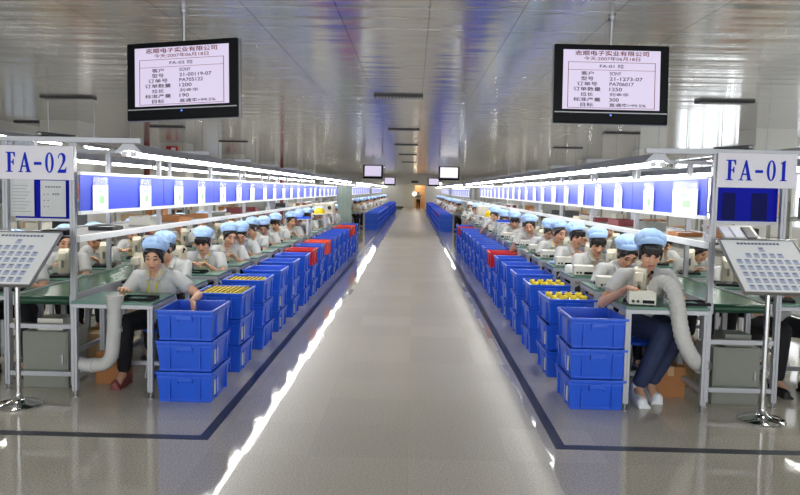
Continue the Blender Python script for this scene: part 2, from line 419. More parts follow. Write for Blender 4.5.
def person_meshes(p, vox=.006):
    V = Vector; hz = p.get('hz', .53); ln = p.get('lean', .09); sw = p.get('sway', 0.)
    pel = V((0,0,hz)); wst = V((sw*.3,-ln*.25,hz+.13)); chs = V((sw*.8,-ln*.7,hz+.27)); nb = V((sw,-ln,hz+.39))
    sh = {1: V((.165+sw,-ln*.85,hz+.345)), -1: V((-.165+sw,-ln*.85,hz+.345))}
    hr = Matrix.Rotation(p.get('hyaw',0),3,'Z') @ Matrix.Rotation(p.get('hpitch',.4),3,'X') @ Matrix.Rotation(p.get('hroll',0),3,'Y')
    hc = nb + V((0,-.035,.045)) + hr @ V((0,-.012,.10))
    hp = {s: V((.085*s,-.01,hz-.02)) for s in (1,-1)}
    kn = {1: V(p.get('lk',(.13,-.40,.53))), -1: V(p.get('rk',(-.13,-.40,.53)))}
    an = {1: V(p.get('la',(.13,-.36,.10))), -1: V(p.get('ra',(-.13,-.36,.10)))}
    wr = {1: V(p['lh']), -1: V(p['rh'])}; el = {}
    hints = {1: V(p.get('lel',(.55,.3,-.7))), -1: V(p.get('rel',(-.55,.3,-.7)))}
    for s in (1,-1): el[s], wr[s] = elbow(sh[s], wr[s], .265, .235, hints[s])
    b = MB()
    b.ell(pel, (.14,.1,.11)).cap(pel, wst, .105, .1).cap(wst, chs, .1, .1).ell(chs, (.135,.088,.15))
    b.cap(sh[1], sh[-1], .045, .045).cap(nb-V((0,-.01,.04)), hc-hr@V((0,-.0,.05)), .052, .046)
    for s in (1,-1):
        b.cap(sh[s], el[s], .044, .036).cap(el[s], wr[s], .037, .025)
        dd = (wr[s]-el[s]).normalized(); ex = p.get('ld' if s > 0 else 'rd'); dd = V(ex) if ex else dd
        hand(b, wr[s], dd, V(p.get('ln' if s > 0 else 'rn', (0,-.2,-1))), s, p.get('curl', .5))
        b.cap(hp[s], kn[s], .08, .058).cap(kn[s], an[s], .052, .036).cap(an[s], an[s]+V((0,-.13,-.055)), .036, .03)
    T = lambda x,y,z: hc + hr @ V((x,y,z))
    b.ell(hc, (.073,.091,.1), hr, 24, 16).ell(T(0,-.022,-.05), (.057,.066,.068), hr, 20, 12).ell(T(0,-.06,-.098), (.024,.022,.018), hr)
    b.cap(T(0,-.086,.012), T(0,-.104,-.03), .008, .0125, 8).ell(T(.012,-.096,-.034), (.008,.009,.007), hr).ell(T(-.012,-.096,-.034), (.008,.009,.007), hr)
    b.ell(T(.036,-.068,-.03), (.022,.018,.02), hr).ell(T(-.036,-.068,-.03), (.022,.018,.02), hr)
    b.ell(T(0,-.085,-.064), (.02,.011,.011), hr).cap(T(-.045,-.078,.03), T(.045,-.078,.03), .012, .012, 8)
    for s in (1,-1): b.ell(T(.073*s,.008,-.015), (.009,.02,.03), hr)
    body = remesh(b, vox, 3 if vox < .01 else 1)
    ih = hr.inverted()
    def face_mat(c):
        q = ih @ (c-hc)
        if q.y > -.05 or abs(q.x) > .07 or abs(q.z) > .1: return 0
        ax = abs(q.x)
        if ((ax-.031)/.0165)**2 + ((q.z-.004)/.0055)**2 < 1: return 1
        if ((ax-.033)/.021)**2 + ((q.z-.030-.006*(1-((ax-.033)/.021)**2))/.0045)**2 < 1: return 1
        if (q.x/.022)**2 + ((q.z+.064)/.009)**2 < 1: return 2
        return 0
    set_mats(body, ['skin','eye_dark','lip'], face_mat)
    out = [('body', body, None)]
    # hair
    h = MB(); h.ell(T(0,.014,.014), (.082,.096,.104), hr, 24, 16)
    for s in (1,-1): h.cap(T(.07*s,-.03,.035), T(.072*s,-.012,-.05), .016, .009, 8).cap(T(.055*s,-.066,.062), T(.07*s,-.045,.01), .013, .009, 8)
    if p.get('fringe'):
        for k in range(7): h.cap(T(-.05+k*.0167,-.074,.07), T(-.055+k*.0183,-.088,.03-.012*((k*7)%3)), .012, .007, 8)
    h.ell(T(0,.095,-.03), (.05,.045,.06), hr)
    if p.get('tail'): h.cap(T(0,.11,-.04), T(.02,.12,-.18), .028, .014)
    hair = remesh(h, max(vox, .007), 2); set_mats(hair, ['hair_black']); out.append(('hair', hair, None))
    # cap: pleated puffy crown and a plain band
    if p.get('cap', True):
        cm = p.get('capmat', 'cap_blue'); c = MB(); n = 44; rings = 12; vs = []; fs = []
        ct = Matrix.Rotation(-.62,3,'X'); cw, cd, ch = p.get('cs', (.106,.100,.068))
        for j in range(rings+1):
            ph = -PI/2*.75 + (PI/2*1.75)*j/rings
            for i in range(n):
                a = 2*PI*i/n; k = 1 + .06*math.sin(13*a+p.get('seed',0))*(1-abs(j/rings-.4)) + .02*math.sin(3*a+j)
                q = ct @ V((cw*k*math.cos(ph)*math.cos(a), cd*k*math.cos(ph)*math.sin(a), ch*math.sin(ph)*(1+.06*math.sin(4*a)))); vs.append(T(q.x, q.y+.066, q.z+.076))
        for j in range(rings):
            for i in range(n): fs.append((j*n+i, j*n+(i+1)%n, (j+1)*n+(i+1)%n, (j+1)*n+i))
        fs.append(tuple(range(n))); c.add(vs, fs)
        cme = c.mesh('cap', cm, smooth=True)
        bd = MB(); vs = []; prof = ((.004,.0),(.010,.018),(.008,.04),(-.004,.052),(-.008,.045),(-.008,.005))
        for i in range(n):
            a = 2*PI*i/n
            for (r, z) in prof:
                q = ct @ V(((.088+r)*math.cos(a), (.101+r)*math.sin(a), z)); vs.append(T(q.x, q.y+.028, q.z+.036))
        m_ = len(prof); fs = [(i*m_+k, i*m_+(k+1)%m_, ((i+1)%n)*m_+(k+1)%m_, ((i+1)%n)*m_+k) for i in range(n) for k in range(m_)]
        bd.add(vs, fs); out.append(('cap', cme, [('cap_band', bd.mesh('cap_band', cm, smooth=True))]))
    if p.get('mask'):
        k = MB(); k.ell(T(0,-.07,-.055), (.056,.042,.05), hr, 20, 12); mk = k.mesh('face_mask', 'cap_white', smooth=True); out.append(('face_mask', mk, None))
    # shirt
    t = MB()
    t.ell(pel+V((0,0,.02)), (.168,.128,.12)).cap(pel, wst, .128, .122).ell(wst, (.152,.115,.12)).ell(chs, (.162,.112,.165)).cap(sh[1], sh[-1], .057, .057).cap(wst, chs, .115, .115)
    t.cap(nb+V((0,.01,-.035)), nb+V((0,0,.005)), .07, .058)
    for s in (1,-1):
        f = p.get('sleeve', .62)
        e = sh[s].lerp(el[s], min(f, 1.)); t.cap(sh[s], sh[s].lerp(el[s], min(f,1.)*.8), .059, .056); t.tube([sh[s], e], [.058,.06], 14)
        if f > 1: t.cap(el[s], el[s].lerp(wr[s], f-1), .056, .044)
        t.cap(nb+V((.0,-.066,-.035)), nb+V((.062*s,-.0,.022)), .012, .013, 8).cap(nb+V((.004*s,-.07,-.04)), nb+V((.05*s,-.074,-.03)), .010, .009, 8)
    t.cap(nb+V((-.06,.02,.024)), nb+V((.06,.02,.024)), .014, .014, 8)
    shirt = remesh(t, max(vox, .008)*1.05, 2); 
    def vneck(c):
        q = c-nb; return 1 if q.y < -.02 and abs(q.x) < (q.z+.085)*.42 and abs(q.x) < .05 else 0
    set_mats(shirt, [p.get('shirt','shirt_grey'), 'skin'], vneck)
    if p.get('lanyard'):
        l = MB()
        def surf(x, z): return V((sw*.8+x, chs.y-.12-.012*(1-abs(x)/.08), z))
        for s in (1,-1): l.tube([nb+V((.05*s,-.045,.012)), nb+V((.045*s,-.095,-.06)), surf(.02*s, hz+.20), surf(0, hz+.15)], .006, 6)
        l.cbox(surf(0,hz+.12)+V((0,-.004,0)), (.05,.008,.07)); out.append(('lanyard', l.mesh('lanyard','lanyard_yellow'), None))
    out.append(('shirt', shirt, None))
    k = MB()
    for s in (1,-1):
        a, c_, e, g = nb+V((.050*s,-.028,.032)), nb+V((.012*s,-.098,-.060)), nb+V((.066*s,-.098,-.062)), nb+V((.082*s,-.022,.012)); o_ = V((0,-.007,.004))
        k.add([a,c_,e,g,a+o_,c_+o_,e+o_,g+o_], [(0,1,2,3),(7,6,5,4),(0,4,5,1),(1,5,6,2),(2,6,7,3),(3,7,4,0)])
    out.append(('collar', k.mesh('collar', p.get('shirt','shirt_grey')), None))
    # trousers, shoes
    t = MB(); t.ell(pel-V((0,0,.02)), (.162,.12,.11))
    for s in (1,-1): t.cap(hp[s], kn[s], .096, .074).cap(kn[s], an[s].lerp(kn[s],.12), .072, .056)
    tr = remesh(t, max(vox,.009), 2); set_mats(tr, [p.get('trousers','trouser_black')]); out.append(('trousers', tr, None))
    for s in (1,-1):
        k = MB(); a = an[s]; k.cap(V((a.x,a.y+.045,.052)), V((a.x+.012*s,a.y-.15,.038)), .046, .037, 14); k.cap(V((a.x,a.y+.01,.06)), V((a.x,a.y+.005,.11)), .048, .047, 12)
        k.box(a.x-.042,a.x+.044,a.y-.18,a.y+.085,.0,.018)
        sm = remesh(k, .010, 2); set_mats(sm, [p.get('shoe','shoe_black')]); out.append(('shoe', sm, None))
    return out
def person_proto(p):
    r = empty('person')
    for nm, me, sub in person_meshes(p):
        o = link(nm, me, r)
        for sn, sm in (sub or []): link(sn, sm, o)
    return Proto(r)
def person_small(p):                                    # for far rows: too small to show parts
    bm = bmesh.new(); mats = []; 
    for nm, me, sub in person_meshes(p, .016):
        for q in [me] + [s[1] for s in (sub or [])]:
            base = len(mats); mats += [m for m in q.materials]; n0 = len(bm.faces); bm.from_mesh(q); bm.faces.ensure_lookup_table()
            for f in bm.faces[n0:]: f.material_index += base
    me = bpy.data.meshes.new('person'); bm.to_mesh(me); bm.free()
    for m in mats: me.materials.append(m)
    return Proto(link('person', me))

POSES = {
 'crate': dict(lh=(.40,-.40,.725), rh=(-.16,-.42,.79), ld=(.25,-.35,-.9), ln=(-.6,-.6,-.2), lel=(.6,.2,-.4), rel=(-.4,.2,-.7), lean=.10, hpitch=.30, hyaw=.10, hroll=.04, lanyard=1, shoe='shoe_red', lk=(.16,-.36,.53), la=(.18,-.28,.1), rk=(-.15,-.38,.53), ra=(-.2,-.30,.1), cs=(.108,.102,.072)),
 'work': dict(lh=(.11,-.40,.80), rh=(-.10,-.39,.80), lean=.10, hpitch=.48, hyaw=-.05, seed=1, lanyard=1, fringe=1),
 'turn': dict(lh=(.02,-.42,.80), rh=(-.22,-.34,.80), lean=.10, hpitch=.42, hyaw=-.5, hroll=-.08, sway=-.03, seed=2),
 'bend': dict(lh=(.14,-.42,.79), rh=(-.14,-.40,.80), lean=.18, hpitch=.75, hyaw=.15, seed=3, cs=(.108,.102,.07)),
 'jeans': dict(lh=(.10,-.40,.82), rh=(-.24,-.34,.79), lean=.10, hpitch=.34, hyaw=-.12, hroll=.05, fringe=1, tail=1, seed=4, trousers='jeans', shoe='shoe_white',
               lk=(.16,-.38,.52), la=(.02,-.22,.1), rk=(.04,-.42,.52), ra=(-.10,-.33,.1), cs=(.112,.104,.08)),
 'cloth': dict(lh=(.09,-.25,.97), rh=(-.10,-.36,.84), ld=(-.5,-.3,.7), lean=.07, hpitch=.26, hyaw=.12, fringe=1, seed=5, cs=(.112,.104,.08)),
 'sideways': dict(lh=(.16,-.36,.80), rh=(-.06,-.43,.80), lean=.11, hpitch=.38, hyaw=.55, hroll=.1, seed=6, sway=.03, lanyard=1),
 'mask': dict(lh=(.10,-.36,.84), rh=(-.10,-.36,.84), lean=.05, hpitch=.28, hyaw=.05, capmat='cap_white', mask=1, sleeve=1.8, seed=7, cs=(.108,.112,.07)),
}
PP = {k: person_proto(v) for k, v in POSES.items()}
def _pm():
    b = MB().box(-.10,.10,-.15,.13,0,.022,1).box(-.05,.05,-.03,.12,.022,.26).box(-.035,.035,-.12,-.03,.16,.23).box(-.01,.01,-.09,-.07,.08,.16,1)
    return b
SMALL = [person_small(POSES[k]) for k in ('work', 'turn', 'bend', 'sideways')]
# ------------------------------------------------------------------ production lines
Y0 = 5.42; NG = 16; PTS = {1: .92, -1: .955}; DZ_ = {1: 0., -1: .055}
def X(u, s): return -.175 - s*u
def bu(b, s, u0, u1, y0, y1, z0, z1, mi=0):
    a, c = X(u0, s), X(u1, s); return b.box(min(a,c), max(a,c), y0, y1, z0, z1, mi)
LN = {1: 'FA-02', -1: 'FA-01'}
GRP2 = [(29.0, 15), (45.2, 15)]                        # two more sections farther down

# --- prototypes
def crate_mesh(color, small=False):
    b = MB(); w0,d0,w1,d1,hh = .195,.235,.213,.258,.232
    def ring(w,d,z): return [(-w,-d,z),(w,-d,z),(w,d,z),(-w,d,z)]
    vs = ring(w0,d0,0)+ring(w1,d1,hh)+ring(w1-.012,d1-.012,hh)+ring(w0-.008,d0-.008,.012); fs = [(3,2,1,0)]
    for a, c in ((0,4),(4,8),(8,12)):
        for i in range(4): fs.append((a+i, a+(i+1)%4, c+(i+1)%4, c+i))
    fs.append((12,13,14,15)); b.add(vs, fs)
    for sx in (-1,1):                                  # upright ribs
        for q in (-.115, .115):
            b.box(q-.005,q+.005, sx*.252-.012, sx*.252+.012, .02, hh-.03)
            b.box(sx*.208-.012, sx*.208+.012, q*1.25-.005, q*1.25+.005, .02, hh-.03)
    b.box(-w0-.004,w0+.004,-d0-.004,-d0+.004,.006,.02).box(-w0-.004,w0+.004,d0-.004,d0+.004,.006,.02)
    b.box(-w1-.002,w1+.002,-d1-.002,-d1+.008,hh-.045,hh-.03).box(-w1-.002,-w1+.008,-d1,d1,hh-.045,hh-.03).box(w1-.008,w1+.002,-d1,d1,hh-.045,hh-.03).box(-w1,w1,d1-.008,d1+.002,hh-.045,hh-.03)
    if small:
        rim(b, 1); return b.mesh('plastic_crate', [color,'white_rim'])
    return b.mesh('plastic_crate', color, bevel=.002)
def rim(b, mi=0):
    w, d, z0, z1 = .221,.266,.216,.236
    b.box(-w,w,-d,-d+.017,z0,z1,mi).box(-w,w,d-.017,d,z0,z1,mi).box(-w,-w+.017,-d+.017,d-.017,z0,z1,mi).box(w-.017,w,-d+.017,d-.017,z0,z1,mi); return b
def crate_proto(color, card):
    o = link('plastic_crate', crate_mesh(color)); rim(MB()).build('rim', color, o, bevel=.004)
    for sy in (-1,1):
        b = MB(); y = sy*.262
        b.box(-.06,.06,y-.008,y+.008,.165,.2).box(-.06,-.05,y-.01,y+.01,.15,.2).box(.05,.06,y-.01,y+.01,.15,.2); b.build('handle', color, o, bevel=.003)
    if card:
        x = .2065*card; MB().box(min(x,x+.006*card),max(x,x+.006*card),-.19,-.09,.05,.16).build('label_card','paper_grey',o)
    return Proto(o)
CR = {(c, k): crate_proto(c, k) for c in ('blue_plastic','red_plastic','orange_plastic') for k in (0,1,-1)}
CRS = {c: Proto(link('plastic_crate', crate_mesh(c, True))) for c in ('blue_plastic','red_plastic')}
cname = {'blue_plastic':'blue','red_plastic':'red','orange_plastic':'orange'}

def table_proto(small=False):
    W, D = .315, .27; r = empty('work_table'); top = MB().box(-W,W,-D,D,.732,.75); edge = MB()
    edge.box(-W-.004,W+.004,-D-.006,-D+.03,.70,.731).box(-W-.004,W+.004,D-.03,D+.006,.70,.731).box(-W-.004,-W+.03,-D+.03,D-.03,.70,.731).box(W-.03,W+.004,-D+.03,D-.03,.70,.731)
    if small:
        bpy.data.objects.remove(r); b = MB().box(-W,W,-D,D,.732,.75,0); b.box(-W,W,-D,D,.70,.731,1)
        for sx in (-1,1):
            for sy in (-1,1): b.cbox((sx*(W-.02), sy*(D-.02), .35),(.04,.04,.70),1)
        return Proto(b.build('work_table',['green_mat','aluminium']))
    top.build('tabletop','green_mat',r,bevel=.003); edge.build('apron','aluminium',r,bevel=.003)
    for sx in (-1,1):
        for sy in (-1,1):
            x, y = sx*(W-.022), sy*(D-.022); l = MB()
            for dx in (-1,1):
                for dy in (-1,1): l.box(x+dx*.011-.009,x+dx*.011+.009,y+dy*.011-.009,y+dy*.011+.009,.055,.70)
            l.box(x-.014,x+.014,y-.014,y+.014,.056,.699)
            lo = l.build('leg','aluminium',r); MB().tube([(x,y,0),(x,y,.012),(x,y,.014),(x,y,.056)],[.022,.022,.008,.008],10).build('levelling_foot','steel',lo)
    MB().box(-W+.04,W-.04,D-.042,D-.002,.14,.175).build('stretcher','aluminium',r,bevel=.002)
    for sx in (-1,1): MB().box(sx*(W-.022)-.018,sx*(W-.022)+.018,-D+.042,D-.042,.14,.175).build('stretcher','aluminium',r,bevel=.002)
    return Proto(r)
TB = table_proto(); TBS = table_proto(True)

def press_proto():
    r = empty('bench_press'); MB().box(-.11,.11,-.15,.13,0,.022).build('base_plate','black_matt',r,bevel=.004)
    b = MB(); pr = [(-.07,.022),(.075,.022),(.08,.2),(.065,.245),(.03,.265),(-.02,.262),(-.055,.235),(-.07,.19)]
    b.add([(-.05,y+.04,z) for y,z in pr]+[(.05,y+.04,z) for y,z in pr], [tuple(range(8)), tuple(reversed(range(8,16)))]+[(i,i+8,(i+1)%8+8,(i+1)%8) for i in range(8)])
    b.build('machine_body','beige_metal',r,bevel=.014,smooth=True)
    MB().box(-.035,.035,-.12,-.02,.165,.235).build('press_head','beige_metal',r,bevel=.012,smooth=True)
    MB().tube([(0,-.085,.165),(0,-.085,.1),(0,-.085,.09)],[.012,.012,.005],10).build('spindle','steel',r,smooth=True)
    MB().tube([(.05,.03,.19),(.085,.0,.23)],.006,8).ell((.087,-.002,.233),(.014,.014,.014)).build('lever','black_plastic',r,smooth=True)
    MB().tube([(0,-.08,.022),(0,-.08,.04)],.035,14).build('work_holder','steel',r,smooth=True)
    return Proto(r)
PR = press_proto(); PRS = Proto(_pm().build('bench_press',['beige_metal','black_matt'],bevel=.008))
def control_proto():
    r = empty('control_box'); MB().box(-.1,.1,-.075,.075,.008,.105).build('box_body','box_white',r,bevel=.008)
    MB().box(.0,.085,-.082,-.074,.02,.045).build('display_panel','black_plastic',r)
    for x in (-.07,-.035): MB().tube([(x,-.075,.035),(x,-.092,.035)],.011,10).build('knob','dark_grey',r,smooth=True)
    b = MB()
    for sx in (-1,1):
        for sy in (-1,1): b.cbox((sx*.08,sy*.055,.004),(.02,.02,.008))
    b.build('rubber_feet','black_matt',r); return Proto(r)
CB = control_proto()
def tray_proto(color):
    r = empty('work_tray'); b = MB().box(-.13,.13,-.09,.09,0,.006); b.box(-.13,.13,-.09,-.084,.006,.022).box(-.13,.13,.084,.09,.006,.022).box(-.13,-.124,-.084,.084,.006,.022).box(.124,.13,-.084,.084,.006,.022)
    b.build('tray_body','black_matt',r); MB().box(-.07,.05,-.05,.05,.006,.014).build('circuit_board',color,r); return Proto(r)
TR = [tray_proto('pcb_green'), tray_proto('pcb_blue')]
def stool_proto():
    r = empty('stool'); MB().tube([(0,0,.395),(0,0,.40),(0,0,.42),(0,0,.425)],[.145,.155,.155,.145],20).build('seat','blue_plastic',r,smooth=True)
    for k in range(4):
        a = PI/4+k*PI/2; MB().tube([(.15*math.cos(a),.15*math.sin(a),0),(.10*math.cos(a),.10*math.sin(a),.394)],.012,8).build('leg','steel',r,smooth=True)
    b = MB(); b.tube([(.128*math.cos(2*PI*k/20),.128*math.sin(2*PI*k/20),.17) for k in range(21)],.008,6); b.build('foot_ring','steel',r,smooth=True); return Proto(r)
ST = stool_proto()
def light_proto(L, small=False):
    b = MB(); pr = [(-.10,0),(-.105,.008),(-.04,.075),(.04,.075),(.105,.008),(.10,0),(.03,.022),(-.03,.022)]; n = len(pr)
    b.add([(x,0,z) for x,z in pr]+[(x,L,z) for x,z in pr], [(0,1,2,7),(2,3,6,7),(3,4,5,6),(n+7,n+2,n+1,n),(n+7,n+6,n+3,n+2),(n+6,n+5,n+4,n+3)]+[(i,i+n,(i+1)%n+n,(i+1)%n) for i in range(n)])
    if small:
        for x in (-.045,.045): b.tube([(x,.03,-.006),(x,L-.03,-.006)],.017,8,1)
        return Proto(b.build('fluorescent_light',['aluminium','tube_glow']))
    r = empty('fluorescent_light'); b.build('reflector_housing','aluminium',r)
    for x in (-.032,.032):
        t = MB().tube([(x,.03,-.006),(x,L-.03,-.006)],.016,10).build('tube','tube_glow',r,smooth=True)
        for y in (.0,L-.03): MB().box(x-.02,x+.02,y,y+.03,-.026,.012).build('lamp_holder','white_rail',r)
    return Proto(r)
FILL_LT = light_proto(2.6); [MB().tube([(0,y_,.074),(0,y_,ZC-2.35)],.008,8).build('hanger_rod','steel',FILL_LT.root) for y_ in (.4,2.2)]; LT = light_proto(1.3); LTS = light_proto(2.6, True)  # the version with hanger rods serves only the added fill lights
def coil_proto():
    b = MB().tube([(0,0,0),(0,0,.005),(0,0,.03),(0,0,.034)],[.017,.02,.02,.017],10,0).tube([(0,0,.034),(0,0,.038)],.009,8,1)
    return Proto(b.build('coil',['yellow_part','black_matt'],smooth=True))
CO = coil_proto()
def coil_big_proto():
    b = MB().ell((0,0,.028),(.042,.03,.028),None,12,8,0).tube([(0,0,.05),(0,0,.06)],.014,8,1).box(.03,.05,-.01,.01,.015,.03,1)
    return Proto(b.build('coil',['yellow_part','black_matt'],smooth=True))
COB = coil_big_proto()

# --- conveyor, rack, lights, blue strip, papers for one section
def section(s, ya, yb, nposts, first, secname):
    L = LN[s]; step = (yb-ya)/(nposts-1); dz = DZ_[s] if first else 0.
    r = empty('conveyor', (0,0,0)); tag(r, 'green belt conveyor down the middle of the %s%s line' % (secname, L), 'conveyor')
    bu(MB(), s, 2.53, 2.96, ya+.02, yb, .742+dz, .757+dz).build('belt','belt_green',r)
    a = MB(); a.tube([(X(2.53,s),ya+.02,.722+dz),(X(2.96,s),ya+.02,.722+dz)],.034,16); a.build('end_roller','belt_dark',r,smooth=True)
    bu(MB(), s, 2.53, 2.96, ya+.02, yb, .69+dz, .70+dz).build('belt_return','belt_dark',r)
    for u in (2.515, 2.968): bu(MB(), s, u, u+.013, ya, yb, .68+dz, .768+dz).build('side_rail','aluminium',r,bevel=.002)
    k = ya+.9
    while k < yb:
        for u in (2.53, 2.93):
            bu(MB(), s, u, u+.03, k, k+.03, 0, .69+dz).build('leg','aluminium',r)
        k += 3.8
    r = empty('overhead_rack', (0,0,0)); tag(r, 'aluminium post rack with shelf standing over the %s%s conveyor' % (secname, L), 'rack')
    for k in range(nposts):
        y = ya + step*k
        for u in (2.47, 3.0):
            x = X(u, s) - s*.02; b = MB()
            for dx in (-1,1):
                for dy in (-1,1): b.cbox((x+dx*.011, y+dy*.011, 1.01),(.018,.018,1.92))
            b.cbox((x,y,1.01),(.028,.028,1.918))
            po = b.build('post','aluminium',r); MB().tube([(x,y,0),(x,y,.012),(x,y,.014),(x,y,.055)],[.024,.024,.008,.008],10).build('levelling_foot','steel',po)
        bu(MB(), s, 1.95, 3.9 if k == 0 and first else 3.5, y-.02, y+.02, 1.971, 2.01).build('crossbeam','aluminium',r,bevel=.002)
        if k == 0:
            for z in (.12,.50): bu(MB(), s, 2.512, 2.998, y-.018, y+.018, z, z+.036).build('crossbar','aluminium',r,bevel=.002)
    bu(MB(), s, 2.515, 2.998, ya+.03, yb, 1.218+dz, 1.232+dz).build('shelf','dark_grey',r)
    bu(MB(), s, 2.435, 2.465, ya-.01, yb, 1.19+dz, 1.24+dz).build('shelf_edge','white_rail',r,bevel=.002)
    bu(MB(), s, 3.045, 3.07, ya-.01, yb, 1.19+dz, 1.24+dz).build('shelf_edge','white_rail',r,bevel=.002)
    for z in (.30,):
        bu(MB(), s, 2.475, 2.505, ya+.02, yb, z, z+.03).build('long_rail','aluminium',r)
    nf = 0
    for k in range(nposts-1):
        y = ya + step*k
        q = empty('blue_strip', (X(2.44,s), y, 1.405+dz*1.15)); tag(q, 'blue plastic strip between white rails, %s along the %s%s line' % (ORD[k], secname, L), 'strip', 'blue strips of the %s%s line' % (secname, L))
        MB().box(-.004,.004,.0,step-.01,.03,.3149).build('blue_sheet','blue_strip',q)
        MB().box(-.012,.012,0,step-.004,.315,.34).build('top_rail','white_rail',q,bevel=.002); MB().box(-.012,.012,0,step-.004,0,.03).build('bottom_rail','white_rail',q,bevel=.002)
for s in (1,-1):
    section(s, 5.6, 24.6, 11, True, '')
    section(s, 29., 42.6, 6, False, 'second '); section(s, 45.2, 58.8, 6, False, 'third ')
    L = LN[s]
    for k in range(15):
        LT.put((X(2.06,s), 5.62+1.31*k, 1.895), 'lit fluorescent light over the aisle edge of the %s line, %s from its sign' % (L, ORD[k]), 'light', 'fluorescent lights of the %s line' % L)
    for k in range(15):
        LT.put((X(3.35,s), 5.62+1.31*k, 1.895), 'lit fluorescent light over the outer benches of the %s line, %s from its sign' % (L, ORD[k]), 'light', 'outer fluorescent lights of the %s line' % L)
    for g, (ya, n) in enumerate(GRP2):
        for k in range(5):
            LTS.put((X(2.06,s), ya+2.7*k, 1.895), 'long fluorescent light over the %s %s section, %s along it' % (ORD[g+1], L, ORD[k]), 'light', 'fluorescent lights of the %s %s section' % (ORD[g+1], L))

for s in (1,-1):
    L = LN[s]
    for k in range(15):
        FILL_LT.put((X(6.1,s), 6.5+3.6*k, 2.35), 'added fluorescent fill light over the storage racks behind the %s line, %s from the front' % (L, ORD[k]), 'light', 'added fill lights behind the %s line' % L)  # rows added behind the lines as fill, carried on to brighten the far end
    for g, (ya, n) in enumerate(GRP2):
        for k in range(5):
            LTS.put((X(3.35,s), ya+2.7*k, 1.895), 'added fluorescent fill light over the outer side of the %s %s section, %s along it' % (ORD[g+1], L, ORD[k]), 'light', 'added outer fill lights of the %s %s section' % (ORD[g+1], L))  # extra lamps added to lift the light in the farther sections
for k, (x, y) in enumerate(((-4.6,61.),(4.2,61.),(-2.6,63.5),(2.4,63.5))):
    FILL_LT.put((x,y,2.35), 'added fluorescent fill light near the far wall, %s' % ('on the FA-02 side','on the FA-01 side','beside the aisle on the FA-02 side','beside the aisle on the FA-01 side')[k], 'light', 'added fill lights by the far wall')  # lamps added to brighten the dark far wall and door
# --- papers hung on the blue strips
def paper_proto(small=False):
    if small: return Proto(MB().box(-.002,.002,-.14,.14,0,.22).build('paper_sheet','paper'))
    o = MB().box(-.0015,.0015,-.145,.145,0,.21).build('paper_sheet','paper')
    MB().box(-.0015,.0015,-.14,.14,.2102,.275).build('plastic_sleeve','clear_film',o)
    b = MB()
    for sx in (-.0021,.0016): b.box(sx,sx+.0005,-.05,.03,.15,.175,0).box(sx,sx+.0005,-.02,.07,.06,.12,1)
    b.build('printed_marks',['print_cyan','print_green'],o); return Proto(o)
PA = paper_proto(); PAS = paper_proto(True)
for s in (1,-1):
    L = LN[s]
    for k in range(20):
        y = (5.97 if s > 0 else 5.97) + .93*k + random.uniform(-.06,.06) + (.1 if k else 0)
        PA.put((X(2.425,s), y, 1.43+DZ_[s]*1.15), ('white sheet in clear sleeve on the blue strip, %s from the %s sign' if s > 0 or k else 'wide white double sheet on the blue strip, %s from the %s sign') % (ORD[k], L), 'paper', 'sheets on the %s blue strip' % L, rz=0 if s > 0 else PI, scale=None if s > 0 or k else (1,1.9,1))
    for g, (ya, n) in enumerate(GRP2):
        for k in range(10):
            PAS.put((X(2.42,s), ya+.5+1.3*k, 1.425), 'white sheet on the blue strip of the %s %s section, %s along it' % (ORD[g+1], L, ORD[k]), 'paper', 'sheets of the %s %s section' % (ORD[g+1], L))

